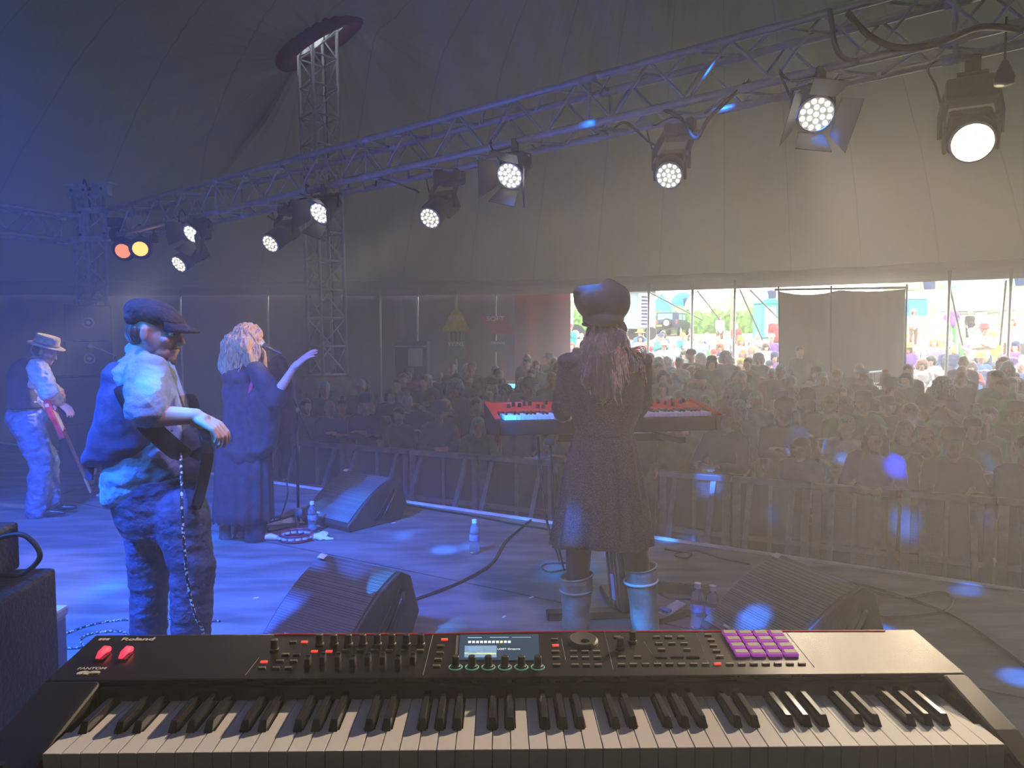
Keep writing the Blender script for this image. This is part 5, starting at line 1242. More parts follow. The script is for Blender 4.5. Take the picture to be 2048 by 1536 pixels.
    for k in range(90):
        x = rnd.uniform(1216, 1294); y = rnd.uniform(720, 775) + (50 if x < 1250 else 0)*rnd.random()
        b.tube(spline([p(1225 + rnd.uniform(-12, 16), 660 + rnd.uniform(-4, 8), -.06), p(1232 + (x-1222)*.35 + rnd.uniform(-4, 4), 695, -.09), p(x-5+rnd.uniform(-3, 3), y-30, -.11 if x < 1260 else -.06), p(x, y, -.125 if x < 1260 else -.05)], 5), [.0022]*14+[.0008, .0004], n=4)
    b.build('hair_strands', H, t, smooth=True)['kind'] = 'stuff'  # blond strands colour in the lit right side of the hair
    # hat: floppy black felt with a pinched crown, brim turned up on the left
    felt = mat('black_felt', (.016, .015, .015), .9, 0, .25, 20, .2)
    ht = [e((1218, 605, .0), (43, 46, 42)), e((1190, 604, .0), (40, 46, 36)), e((1167, 597, .0), (20, 34, 27)), c((1218, 576, .0), (1236, 594, .0), 19, 25), e((1206, 640, .0), (42, 48, 16)), c((1158, 584, -.04), (1158, 590, .08), 12, 13)]
    blob('hat', ht, felt, t, .007, smooth=5)
    blob('hat_brim', [('e', p(1234, 655, -.03), (.058, .012, .046), (0, R(30), R(20))), ('e', p(1185, 648, -.02), (.055, .02, .016))], mat('warm_lit_felt', (.07, .06, .045), .9, 0, .2, 20, .2), t, .006, smooth=3)  # brim of the same black hat, browned to look warmly lit
    return f
girl()
# ================================================================ crowd
rndc = random.Random(21)
def cm(name, c, r=.85, v=.2): return mat('cloth_'+name, c, r, 0, v, 9, .25, sheen=.7)
CL = {'black': cm('black', (.015, .015, .018)), 'navy': cm('navy', (.03, .05, .13)), 'grey': cm('grey', (.16, .16, .17)), 'olive': cm('olive', (.10, .11, .05)), 'white': cm('white', (.72, .72, .70)),
      'blue': cm('blue', (.06, .18, .50)), 'pale blue': cm('pale_blue', (.35, .50, .65)), 'red': cm('red', (.50, .05, .05)), 'teal': cm('teal', (.03, .35, .33)), 'pink': cm('pink', (.62, .25, .33)), 'cream': cm('cream', (.60, .54, .42)),
      'purple': cm('purple', (.20, .08, .35)), 'green': cm('green', (.08, .28, .10)), 'mustard': cm('mustard', (.55, .38, .06)), 'brown': cm('brown', (.14, .08, .045))}
trous = [CL['navy'], CL['black'], CL['grey'], CL['brown']]
# prototypes: z up, facing -Y (towards the stage), feet at 0, 1.70 m tall
def proto_person(pose):
    """body, top, trousers meshes"""
    P = {}; seated = pose.startswith('sit')
    hz = 1.56 if not seated else 1.16; hip = .92 if not seated else .50
    shz = hz-.17; lean = {'stand': 0, 'lean': -.10}.get(pose, 0)
    Hm = frame((0, lean*1.3, hz), (0, -1, -.05))
    arms = {'stand': ((.19, .02, hip+.22), (.20, -.10, hip+.0)), 'fold': ((.21, -.04, hip+.22), (-.04, -.20, hip+.26)), 'clap': ((.22, -.10, hip+.26), (.06, -.30, hip+.42)), 'raise': ((.26, -.12, shz+.05), (.20, -.14, shz+.36)), 'lean': ((.24, -.24, hip+.20), (.06, -.40, hip+.22)),
            'sit': ((.22, -.06, hip+.26), (.12, -.30, hip+.14)), 'sitclap': ((.22, -.10, hip+.30), (.06, -.30, hip+.38)), 'hips': ((.30, .04, hip+.22), (.17, -.03, hip+.06))}[pose]
    sk = head_parts(Hm, 1.0, neck=(0, lean, shz+.02)); top = []; tr = []
    for k in (-1, 1):
        sh = V((k*.175, lean, shz-.03)); el = V((k*arms[0][0], arms[0][1]+(lean if pose != 'lean' else 0), arms[0][2])); wr = V(((k if pose != 'fold' else k)*arms[1][0], arms[1][1], arms[1][2]+(.04 if (pose == 'fold' and k > 0) else 0)))
        if pose == 'raise' and k < 0: el = V((-.22, -.02, hip+.22)); wr = V((-.2, -.1, hip+.02))
        sk += [('c', sh, el, .048, .040), ('c', el, wr, .040, .028)]
        d = (wr-el).normalized(); sk += hand_parts(wr, d, V((k*.6, .3, .6)), .35, .95, side=k)
        top += [('c', sh, el, .066, .054), ('c', el, el.lerp(wr, .8), .052, .044)]
        hp = V((k*.09, 0, hip)); kn = V((k*.11, -.02, .50)) if not seated else V((k*.14, -.42, .50)); an = V((k*.12, 0, .09)) if not seated else V((k*.14, -.44, .09))
        sk += [('c', hp, kn, .075, .052), ('c', kn, an, .052, .038), ('c', an + V((0, 0, -.03)), an + V((0, -.15, -.045)), .042, .034)]
        tr += [('c', hp, kn, .098, .070), ('c', kn, an, .066, .056)]
    sk += [('e', V((0, lean*.8, shz-.14)), (.15, .10, .20)), ('e', V((0, lean*.3, (shz+hip)/2-.08)), (.13, .09, .20)), ('e', V((0, 0, hip)), (.145, .105, .10))]
    top += [('e', V((0, lean*.8, shz-.14)), (.185, .125, .20)), ('c', V((0, lean*.5, shz-.3)), V((0, 0, hip-.02)), .14, .15), ('c', V((-.13, lean, shz)), V((.13, lean, shz)), .06, .06)]
    tr += [('e', V((0, 0, hip)), (.165, .125, .11))]
    P['body'] = blobmesh(sk, .0125, 2); P['top'] = blobmesh(top, .02, 3, .012, 9); P['trousers'] = blobmesh(tr, .022, 3)
    P['head'] = Hm; P['hz'] = hz; P['seated'] = seated; return P
POSES = {k: proto_person(k) for k in ('stand', 'fold', 'clap', 'raise', 'lean', 'sit', 'sitclap', 'hips')}
def hair_mesh(kind):
    Hm = frame((0, 0, 0), (0, -1, -.05)); f = lambda x, y, z: Hm @ V((x, y, z)); q = Hm.to_euler()
    if kind == 'short': P = [('e', f(0, -.022, .048), (.083, .098, .086), q), ('e', f(0, -.05, .0), (.078, .07, .07), q)]
    elif kind == 'long': P = [('e', f(0, -.022, .048), (.09, .105, .088), q), ('e', f(0, -.05, -.05), (.10, .075, .12), q), ('c', f(.075, .0, 0), f(.09, .0, -.22), .035, .035), ('c', f(-.075, .0, 0), f(-.09, .0, -.22), .035, .035), ('e', f(0, -.06, -.16), (.11, .05, .12), q)]
    elif kind == 'curly': P = [('e', f(0, -.02, .05), (.115, .125, .105), q), ('e', f(.08, -.02, -.03), (.06, .08, .08), q), ('e', f(-.08, -.02, -.03), (.06, .08, .08), q), ('e', f(0, -.07, -.04), (.10, .07, .09), q)]
    elif kind == 'bob': P = [('e', f(0, -.022, .048), (.09, .105, .086), q), ('e', f(0, -.05, -.03), (.10, .07, .09), q), ('c', f(.08, .02, .03), f(.085, .02, -.08), .03, .03), ('c', f(-.08, .02, .03), f(-.085, .02, -.08), .03, .03)]
    elif kind == 'bun': P = [('e', f(0, -.022, .048), (.083, .098, .084), q), ('e', f(0, -.06, .14), (.045, .045, .04), q)]
    elif kind == 'bald': P = [('e', f(0, -.055, .0), (.078, .062, .05), q)]
    return blobmesh(P, .010, 2, .010 if kind == 'curly' else .005, 28)
HM = {k: hair_mesh(k) for k in ('short', 'long', 'curly', 'bob', 'bun', 'bald')}
def hat_mesh(kind):
    b = MB()
    if kind == 'sun hat': b.lathe([(.19, -.02), (.18, -.01), (.105, .015), (.10, .08), (.07, .105), (0, .11)], 20, caps=False)
    elif kind == 'cap': b.lathe([(.10, .0), (.10, .05), (.075, .095), (.0, .115)], 18, caps=False); b.add([(x*1.0, -.085-.085*math.cos(x*16), -.004) for x in (-.08, -.04, 0, .04, .08)] + [(x, -.06, .005) for x in (-.08, -.04, 0, .04, .08)], [(0, 1, 6, 5), (1, 2, 7, 6), (2, 3, 8, 7), (3, 4, 9, 8)])
    elif kind == 'beanie': b.lathe([(.104, -.015), (.106, .05), (.085, .10), (.04, .125), (0, .13)], 18, caps=False)
    me = bpy.data.meshes.new(kind); me.from_pydata(b.v, [], b.f); me.shade_smooth(); return me
HT = {k: hat_mesh(k) for k in ('sun hat', 'cap', 'beanie')}
SKINS = [M['skin'], M['skin2']]
def ob(name, me, m, parent, loc=(0, 0, 0), scale=None):
    if not me.materials: me.materials.append(m)
    o = bpy.data.objects.new(name, me); COL.objects.link(o); o.parent = parent; o.location = loc
    o.material_slots[0].link = 'OBJECT'; o.material_slots[0].material = m
    if scale: o.scale = scale
    return o
def person(loc, rz, pose, hair, hcol, top, hat, label, group, s=1.0, tr=None, skin=None, hatm=None):
    P = POSES[pose]; t = thing('person', label, 'person', loc, rz, group); t.scale = (s, s, s)
    ob('body', P['body'], skin or rndc.choice(SKINS), t)
    h = V((0, (-.13 if pose == 'lean' else 0), P['hz']))
    if hat and hair in ('short', 'curly', 'bun'): hair2 = 'bald' if hair != 'curly' else 'bob'
    else: hair2 = hair
    ob('hair', HM[hair2], HAIR[hcol], t, h)
    if hat: ob('hat', HT[hat], hatm or CL['black'], t, h + V((0, .015, .060)))
    ob('top', P['top'], CL[top], t); ob('trousers', P['trousers'], tr or rndc.choice(trous), t)
    return t
def px_of(p):
    c = V(p)-EYE; dep = c.y*math.cos(PITCH) - c.z*math.sin(PITCH); up = c.y*math.sin(PITCH) + c.z*math.cos(PITCH)
    return 1024 + F*c.x/dep, 768 - F*up/dep
HW = {'short': 'short', 'long': 'long', 'curly': 'curly', 'bob': 'bobbed', 'bun': 'tied-up', 'bald': 'thinning'}
PW = {'stand': 'standing', 'fold': 'with folded arms', 'clap': 'clapping', 'raise': 'with one arm up', 'lean': 'leaning on the barrier', 'sit': 'sitting', 'sitclap': 'sitting clapping', 'hips': 'hands on hips'}
ORD = ['front row', 'second row', 'third row', 'fourth row', 'fifth row', 'sixth row', 'seventh row', 'eighth row', 'ninth row', 'tenth row', 'eleventh row', 'twelfth row', 'thirteenth row', 'fourteenth row']
ZONES = [(0, 720, 'by the lattice tower'), (720, 800, 'right of the lattice tower'), (800, 880, 'left of the yellow sign'), (880, 950, 'under the yellow sign'), (950, 1030, 'under the red sign'), (1030, 1130, 'before the red curtain'),
         (1130, 1300, 'behind the girl in the hat'), (1300, 1390, 'below the parked car'), (1390, 1470, 'below the rainbow flag'), (1470, 1560, 'below the green toilet'), (1560, 1650, 'below the left backdrop half'), (1650, 1730, 'below the backdrop middle'),
         (1730, 1815, 'below the right backdrop half'), (1815, 1895, 'below the blue toilet'), (1895, 1965, 'below the white marquees'), (1965, 2400, 'at the right picture edge')]
USED = {}
def crowd_in():
    rows = [7.52 + .77*i for i in range(14)]; n = 0
    for ri, s in enumerate(rows):
        tt = -16 + rndc.random()*.4
        while tt < 12:
            tt += (.60 if ri < 3 else .66) + rndc.uniform(-.07, .12)
            p = ND*(s + rndc.uniform(-.13, .13)) + TD*tt
            if p.y < 2: continue
            z = gz(p.x, p.y); px, py = px_of((p.x, p.y, z+1.6))
            # keep inside the tent, clear of the tower, the bar and the mixing desk
            if px < 585 or px > 2085: continue
            if px < 700 and s > 10.3: continue
            if abs(px-655) < 75 and p.y > 12.4: continue
            if px < 1140 and p.y > 17.3: continue
            if px < 800 and p.y > 13.5: continue
            if px < 1020 and p.y > 15.8: continue
            if px >= 1140 and s > 16.2 - max(0, (px-1500))*.0016: continue
            if 1520 < px < 1850 and s > 14.1: continue
            if (V((p.x, p.y)) - V((P1.x+.1, P1.y+.05))).length < 1.1: continue
            pose = rndc.choice(['stand']*5 + ['fold']*3 + ['clap']*2 + ['hips']) if ri else rndc.choice(['lean', 'lean', 'stand', 'fold'])
            if ri > 1 and rndc.random() < .03: pose = 'raise'
            zone = next(z_[2] for z_ in ZONES if z_[0] <= px < z_[1])
            for _ in range(12):
                hair = rndc.choice(['short']*6 + ['long']*4 + ['curly'] + ['bob']*3 + ['bun'] + ['bald']*2); hc = rndc.choice(['blond', 'brown', 'brown', 'dark', 'grey', 'grey', 'red', 'white'])
                hat = rndc.choice([None]*12 + ['cap', 'sun hat', 'beanie']); top = rndc.choice(['black']*4 + ['navy']*4 + ['grey']*5 + ['olive', 'olive', 'brown', 'brown', 'purple', 'pale blue', 'white', 'red', 'green'])
                lb = (f'spectator with {HW[hair]} {hc} hair' if not hat else f'spectator in {hat}') + f', {top} top, {ORD[ri]}, {zone}'
                if lb not in USED: break
            USED[lb] = 1
            sc = rndc.uniform(.93, 1.07) * (.97 if hair in ('long', 'bob', 'bun') else 1.02)
            rz = math.atan2(p.x-0, -(0-p.y))*-1 + rndc.uniform(-.45, .45)
            hm = rndc.choice([CL['grey'], CL['black'], CL['navy'], CL['brown']]) if hat else None
            person((p.x, p.y, z), rz, pose, hair, hc, top, hat, lb, 'spectators standing inside the tent', sc, hatm=hm); n += 1
    return n
NIN = crowd_in()
# front row hero: blue-white sleeves folded on the rail
# ---------------------------------------------------------------- mixing position under the backdrop
def foh():
    c = U(1632, 745, 15.6); g = gz(c.x, c.y)
    t = thing('mixing_desk', 'sound desk and black cases under the hanging backdrop', 'desk', (c.x, c.y, g), rz=R(-28))
    MB().box((0, 0, .85), (1.7, .7, .08)).build('table_top', M['black'], t)
    MB().box((0, -.36, .42), (1.7, .03, .85)).build('front_skirt', M['black'], t)
    MB().box((.3, 0, 1.0), (.8, .5, .12), rot=(R(12), 0, 0)).build('mixer', M['blackmetal'], t); MB().box((-.7, .0, 1.12), (.36, .03, .26), rot=(R(-8), 0, 0)).build('laptop_screen', M['steel'], t)
    for x in (-.78, .78): MB().box((x, .2, .42), (.06, .06, .84)).build('leg', M['blackmetal'], t)
    # small barrier beside it
    for (a, b, l) in (((1736, 745, 14.0), (1765, 742, 15.0), 'short silver railing right of the sound desk under the backdrop'), ((1425, 740, 15.8), (1470, 742, 15.6), 'black railing in front of the seated crowd below the rainbow flag')):
        a = U(*a); b = U(*b); t = thing('railing', l, 'railing', (a.x, a.y, gz(a.x, a.y))); m = M['alu'] if 'silver' in l else M['blackmetal']; o = t.location
        H = a.z - o.z
        MB().cyl((0, 0, H), V((b.x, b.y, b.z))-o, .022).build('top_rail', m, t); MB().cyl((0, 0, .15), V((b.x-o.x, b.y-o.y, gz(b.x, b.y)-o.z+.15)), .022).build('bottom_rail', m, t)
        for k in range(9):
            u = k/8; q = V((a.x, a.y, a.z)).lerp(b, u) - o; MB().cyl(q, (q.x, q.y, .1), .012, n=6).build('bar', m, t)
    for (px, py, Y, po, ha, hc, to, l) in ((1600, 700, 15.9, 'stand', 'short', 'dark', 'black', 'sound engineer in headphones standing at the desk under the backdrop'), (1650, 702, 16.2, 'stand', 'long', 'blond', 'green', 'fair-haired person in green behind the sound desk')):
        h = U(px, py, Y); z = gz(h.x, h.y); s = (h.z - z)/1.60; person((h.x, h.y, z), 0, po, ha, hc, to, None, l, None, min(1.15, s))
foh()
# ---------------------------------------------------------------- crowd outside
chair_parts = None
def chair(loc, rz, col, label):
    global chair_parts
    t = thing('camping_chair', label, 'chair', loc, rz, 'folding chairs outside the tent')
    if chair_parts is None:
        b1 = MB().grid([[V((-.26, -.22, .40)), V((.26, -.22, .40))], [V((-.25, 0, .36)), V((.25, 0, .36))], [V((-.26, .22, .42)), V((.26, .22, .42))], [V((-.27, .30, .90)), V((.27, .30, .90))]])
        o1 = b1.build('seat', CL['blue'], t, smooth=True, solid=.01); b2 = MB()
        for x in (-1, 1):
            b2.cyl((x*.27, -.25, .02), (x*.27, .24, .44), .012, n=6).cyl((x*.27, .25, .02), (x*.27, -.22, .42), .012, n=6).cyl((x*.27, .22, .42), (x*.27, .31, .92), .012, n=6)
        b2.cyl((-.27, .0, .23), (.27, .0, .23), .012, n=6)
        o2 = b2.build('frame', M['blackmetal'], t); chair_parts = (o1, o2)
    else:
        for o in chair_parts: c = o.copy(); COL.objects.link(c); c.parent = t
    s = [c for c in t.children if c.name.startswith('seat')][0]; s.material_slots[0].link = 'OBJECT'; s.material_slots[0].material = CL[col]
def chair_label(lb):
    a = lb.split(', '); s = 'chair of ' + a[0].replace('seated person with', 'person with').replace('seated ', '') + ', ' + a[1] + ', ' + a[2].replace(' outside', '') + ', ' + a[3]
    return s if len(s.split()) <= 16 else s.replace('person with ', '').replace(' top', '')
def crowd_out():
    n = 0; rows = [(18.9, 0), (20.0, 0), (21.1, 0), (22.2, 0), (23.4, 0), (24.7, 0), (26.1, 0), (27.8, 0)]
    on = ['nearest row outside', 'second row outside', 'third row outside', 'fourth row outside', 'fifth row outside', 'sixth row outside', 'seventh row outside', 'furthest row outside']
    zz = [(1140, 1200, 'left of the wagon'), (1200, 1300, 'below the grey wagon'), (1300, 1385, 'below the parked car'), (1385, 1440, 'below the white bell tent'), (1440, 1500, 'below the rainbow flag'), (1500, 1600, 'near the green toilet'), (1790, 1860, 'below the blue toilet'), (1860, 1930, 'below the left marquee'), (1930, 2000, 'below the right marquee'), (2000, 2200, 'at the right edge')]
    for ri, (s, _) in enumerate(rows):
        tt = -14
        while tt < 22:
            tt += .80 + rndc.uniform(-.12, .25)
            p = ND*(s + rndc.uniform(-.3, .3)) + TD*tt; z = gz(p.x, p.y); px, py = px_of((p.x, p.y, z+1.2))
            if not (1140 < px < 1580 or 1800 < px < 2070): continue
            if py < 664: continue
            stand = rndc.random() < .10 + (.15 if ri > 5 else 0); pose = rndc.choice(['stand', 'hips', 'fold']) if stand else rndc.choice(['sit', 'sit', 'sitclap'])
            zone = next((z_[2] for z_ in zz if z_[0] <= px < z_[1]), 'at the right edge')
            for _ in range(14):
                hair = rndc.choice(['short', 'short', 'long', 'bob', 'curly', 'bald', 'bun']); hc = rndc.choice(['blond', 'brown', 'dark', 'grey', 'white', 'red']); hat = rndc.choice([None, None, 'sun hat', 'cap', 'beanie'])
                top = rndc.choice(['white', 'blue', 'pale blue', 'red', 'teal', 'pink', 'cream', 'purple', 'green', 'mustard', 'navy', 'grey', 'white', 'pale blue'])
                hcn = rndc.choice(['cream', 'white', 'red', 'navy', 'mustard']) if hat else None
                lb = (f'{"standing" if stand else "seated"} person with {HW[hair]} {hc} hair' if not hat else f'{"standing" if stand else "seated"} person in {hcn} {hat}') + f', {top} top, {on[ri]}, {zone}'
                if lb not in USED: break
            USED[lb] = 1
            person((p.x, p.y, z - (.02 if not stand else 0)), -math.atan2(p.x, p.y) + rndc.uniform(-.4, .4), pose, hair, hc, top, hat, lb, 'people outside the tent opening', rndc.uniform(.95, 1.06), hatm=CL[hcn] if hcn else None); n += 1
            if not stand: chair((p.x, p.y+.06, z), -math.atan2(p.x, p.y), rndc.choice(['blue', 'navy', 'green', 'red', 'black', 'grey']), chair_label(lb))
    return n
NOUT = crowd_out()
for (px, py, Y, po, ha, hc, to, hat, l, tr) in ((1905, 615, 27.5, 'hips', 'short', 'grey', 'purple', None, 'person in bright purple coat standing before the white marquees', CL['green']), (1828, 625, 27.5, 'stand', 'long', 'brown', 'white', 'sun hat', 'person in white with sun hat standing left of the purple coat', None),
        (1770+24, 628, 26.5, 'stand', 'short', 'brown', 'pale blue', None, 'person in pale shirt and blue trousers by the wall', CL['blue']), (1440, 636, 30, 'stand', 'long', 'brown', 'white', None, 'person in white top standing right of the bell tent', None),
        (1473, 652, 26, 'stand', 'bald', 'white', 'red', None, 'person in red gilet standing right of the rainbow flag', CL['navy']), (1812+128, 632, 28, 'stand', 'short', 'dark', 'black', 'cap', 'person in black and cap standing right of the purple coat', None),
        (1550, 640, 25, 'stand', 'short', 'grey', 'red', None, 'person in red by the green toilet door', None), (1400, 680, 21.5, 'stand', 'bob', 'white', 'pale blue', None, 'white-haired person in pale blue standing in the seated crowd', None)):
    h = U(px, py, Y); z = gz(h.x, h.y); s = (h.z - z)/1.56; person((h.x, h.y, z), 0, po, ha, hc, to, hat, l, None, max(.8, min(1.15, s)), tr, hatm=CL['cream'])
pass

# ================================================================ outside things
def on_ground(px, Y): q = U(px, 650, Y); return V((q.x, q.y, gz(q.x, q.y)))
def bell_tent(px, Y, r, h, m, label, kind='bell', wall=.5, cat='tent'):
    t = thing('tent', label, cat, on_ground(px, Y) - V((0, 0, .1)))
    if kind == 'bell': MB().lathe([(r, 0), (r*.98, wall*h*.3), (r*.45, h*.62), (.05, h)], 14, caps=False).build('canopy', m, t, smooth=False); MB().cyl((0, 0, 0), (0, 0, h*1.05), .05).build('pole', M['wood'], t)
    elif kind == 'dome': MB().lathe([(r, 0), (r*.95, h*.35), (r*.75, h*.7), (r*.4, h*.93), (.02, h)], 16, caps=False).build('canopy', m, t, smooth=True); MB().lathe([(r*.25, .05), (r*.24, h*.5), (.02, h*.62)], 8, M=Matrix.Translation((0, -r*.82, 0)), caps=False).build('door', CL['navy'], t)
    elif kind == 'marquee':
        MB().grid([[V((x*r, y*r*.8, h*.45 + (h*.55)*max(0, 1-math.hypot(x, y)*1.05)**1.4)) for x in [i/8-1 for i in range(17)]] for y in [i/8-1 for i in range(17)]]).build('canopy', m, t, smooth=True, solid=.02)
        for x in (-1, 1):
            for y in (-1, 1): MB().cyl((x*r*.97, y*r*.78, 0), (x*r*.97, y*r*.78, h*.45), .06).build('pole', M['alu'], t)
        MB().box((0, r*.78, h*.22), (r*1.9, .03, h*.42)).build('rear_wall', m, t); MB().box((-r*.96, 0, h*.22), (.03, r*1.5, h*.42)).build('side_wall', m, t)
    return t
wc = mat('white_canvas', (.8, .8, .78), .7, 0, .05, 3); tq = mat('turquoise_canvas', (.02, .55, .60), .7, 0, .1, 2); bl = mat('blue_canvas', (.02, .30, .55), .7, 0, .1, 2); gn = mat('green_canvas', (.20, .30, .16), .7, 0, .1, 2)
bell_tent(1322, 95, 2.3, 3.2, tq, 'turquoise pyramid tent on the hillside beyond the parked car')
bell_tent(1366, 118, 2.2, 2.4, bl, 'blue dome tent on the hilltop right of the turquoise one', 'dome')
bell_tent(1392, 112, 1.8, 2.2, gn, 'pale green dome tent on the hilltop left of the rainbow flag', 'dome')
bell_tent(1398, 75, 3.2, 3.6, wc, 'white bell tent right of the parked dark car')
bell_tent(1926, 60, 2.1, 3.6, wc, 'larger white marquee on the left of the pair behind the dry stone wall', 'marquee')
bell_tent(1992, 62, 1.9, 3.6, wc, 'white marquee on the right of the pair behind the dry stone wall', 'marquee')
bell_tent(1826, 130, 5.0, 3.4, gn, 'olive dome tent on the skyline above the blue toilet', 'dome')
bell_tent(1985, 128, 8.0, 5.4, mat('steel_blue_canvas', (.18, .25, .32), .6), 'large grey-blue dome tent on the skyline at the right', 'dome')
bell_tent(1900, 140, 3.4, 2.6, bl, 'small blue dome tent on the skyline between the bigger ones', 'dome')
bell_tent(1530, 125, 3.4, 2.8, wc, 'small white tent on the skyline behind the green toilet', 'dome')
def wagon():
    t = thing('wagon', 'grey-green shepherd hut wagon with louvred door behind the hat', 'wagon', on_ground(1252, 46), rz=R(18)); m = mat('wagon_paint', (.22, .30, .30), .6); w, d, h = 3.0, 2.2, 2.4
    MB().box((0, 0, .7+h/2), (w, d, h)).build('body', m, t)
    cx = Matrix(((0, 0, 1, 0), (1, 0, 0, 0), (0, 1, 0, 0), (0, 0, 0, 1)))
    MB().prism([(-d/2-.25, 3.05), (0, 3.5), (d/2+.25, 3.05), (d/2+.25, 3.12), (0, 3.6), (-d/2-.25, 3.12)], -w/2-.2, w/2+.2, M=cx).build('roof', M['alu_dull'], t)
    MB().box((.75, -d/2-.03, 1.85), (.95, .06, 2.1)).build('door_frame', M['white'], t); b = MB()
    for k in range(9): b.box((.75, -d/2-.07, 1.0+k*.21), (.6, .04, .12))
    b.build('louvres', CL['navy'], t)
    for x in (-1, 1):
        for y in (-1, 1): MB().cyl((x*1.1, y*d/2, .42), (x*1.1, y*(d/2+.12), .42), .42, n=16).build('wheel', M['rubber'], t)
wagon()
def car():
    t = thing('car', 'dark blue off-road car seen from the rear corner with spare wheel', 'car', on_ground(1348, 62), rz=R(62)); pm = mat('dark_blue_paint', (.015, .03, .07), .25, .3); gl = mat('car_glass', (.15, .25, .30), .08)
    # x forward; rear at -x
    prof = [(-2.2, .5), (-2.25, 1.1), (-2.15, 1.95), (.35, 1.98), (.95, 1.25), (2.2, 1.12), (2.3, .5)]
    cx = Matrix(((1, 0, 0, 0), (0, 0, 1, 0), (0, 1, 0, 0), (0, 0, 0, 1)))
    MB().prism(prof, -.92, .92, M=cx).build('body', pm, t, bevel=.06)
    MB().box((-2.22, .15, 1.58), (.05, 1.25, .50)).build('rear_window', gl, t)
    for s in (-1, 1):
        MB().box((-1.45, s*.93, 1.55), (1.0, .03, .46)).build('side_window', gl, t); MB().box((-.25, s*.93, 1.55), (.95, .03, .46)).build('side_window', gl, t)
        MB().box((-2.24, s*.82, 1.15), (.04, .14, .34)).build('tail_light', M['red'], t)
        for x in (-1.4, 1.4): MB().cyl((x, s*.75, .38), (x, s*.97, .38), .38, n=20).build('wheel', M['rubber'], t); MB().cyl((x, s*.96, .38), (x, s*.985, .38), .22, n=14).build('hub', M['alu'], t)
    MB().cyl((-2.28, -.05, 1.05), (-2.5, -.05, 1.05), .37, n=22).build('spare_wheel', M['rubber'], t); MB().cyl((-2.49, -.05, 1.05), (-2.53, -.05, 1.05), .24, n=16).build('spare_rim', M['alu'], t)
    MB().box((-2.27, .62, .82), (.03, .45, .13)).build('number_plate', mat('yellow_plate', (.8, .65, .05), .4), t); MB().box((-2.3, 0, .58), (.14, 1.8, .16)).build('bumper', M['black'], t)
car()
t = thing('tractor', 'part of a blue vehicle with a big wheel seen past the red curtain', 'vehicle', on_ground(1150, 36)); MB().cyl((0, -.2, .5), (0, .2, .5), .5, n=24).build('wheel', M['rubber'], t); MB().cyl((0, -.22, .5), (0, -.25, .5), .22, n=16).build('hub', M['steel'], t); MB().box((-1.2, 0, 1.3), (2.2, .8, 1.0)).build('body', CL['pale blue'], t, bevel=.1)
def toilet(px, Y, m, label, rz=0):
    t = thing('portable_toilet', label, 'toilet', on_ground(px, Y), rz=rz); MB().box((0, 0, 1.1), (1.15, 1.15, 2.2)).build('cabin', m, t, bevel=.05); MB().box((0, -.60, 1.05), (.75, .04, 1.85)).build('door', mat('door_'+m.name, tuple(x*1.3 for x in m.diffuse_color[:3]) if 0 else (.75, .8, .8), .5) if 'green' in label else m, t)
    cx = Matrix(((0, 0, 1, 0), (1, 0, 0, 0), (0, 1, 0, 0), (0, 0, 0, 1))); MB().prism([(.65*math.cos(a*PI/8), 2.2+.30*math.sin(a*PI/8)) for a in range(9)], -.62, .62, M=Matrix.Rotation(PI/2, 4, 'Z') @ cx).build('roof', m if 'green' in label else M['white'], t)
    MB().box((.28, -.63, 1.1), (.06, .03, .14)).build('handle', M['black'], t)
toilet(1531, 46, mat('toilet_green', (.02, .30, .27), .5), 'green portable toilet left of the hanging backdrop', R(8)); toilet(1824, 40, mat('toilet_blue', (.02, .25, .62), .5), 'blue portable toilet just right of the hanging backdrop', R(-12))
def flag():
    t = thing('festival_flag', 'tall feather flag in yellow, red, purple and green', 'flag', on_ground(1462, 32)); MB().cyl((0, 0, 0), (0, 0, 5.6), .035).build('pole', M['wood'], t)
    cols = [('orange', (.9, .35, .02)), ('yellow', (.95, .75, .05)), ('violet', (.25, .05, .55)), ('scarlet', (.8, .05, .05)), ('lime', (.35, .65, .08))]
    for k, (nm, c) in enumerate(cols):
        G = []
        for j in range(12): u = j/11; G.append([V((-1.25 + .25*(k+d) + .10*math.sin(u*9+.9*k*0), .04*math.sin((k+d)*2+u*5), 2.6+2.9*u)) for d in (0, .5, 1)])
        MB().grid(G).build('stripe', mat('flag_'+nm, c, .7), t, smooth=True, solid=.01)
flag()
# dry stone wall, hedge
def dry_wall():
    a = on_ground(1560, 40); b = on_ground(2150, 34); m = mat('dry_stone', (.34, .31, .24), .95, 0, .5, 6, 1.0, bscale=9); G = []
    for k in range(40):
        u = k/39; p = a.lerp(b, u); p.z = gz(p.x, p.y); G.append([p + V((0, y, z)) for y, z in ((-.35, -.3), (-.3, .9), (-.2, 1.25+.08*noise.noise(V((k*.9, 0, 0)))), (.2, 1.25), (.3, .9), (.35, -.3))])
    tag(MB().grid(G).build('stone_wall', m, shift=False), 'dry stone field wall with grassy top behind the people at the right', 'wall')
    a = on_ground(1130, 72); b = on_ground(1640, 62); G = []
    for k in range(120):
        u = k/119; p = a.lerp(b, u); p.z = gz(p.x, p.y); q = lambda i: 1 + .35*noise.noise(V((k*.4, i*1.7, 3))); G.append([p + V((0, y*q(i), z*q(i+5))) for i, (y, z) in enumerate(((-1.1, -.4), (-1.2, .7), (-.9, 1.5), (-.2, 2.0), (.6, 1.8), (1.1, -.4)))])
    tag(MB().grid(G).build('hedge', mat('hedge_leaves', (.10, .20, .04), .95, 0, .6, 3, 1.5, bscale=6), shift=False), 'green hedge running across the field behind the parked car', 'hedge', kind='stuff')
dry_wall()
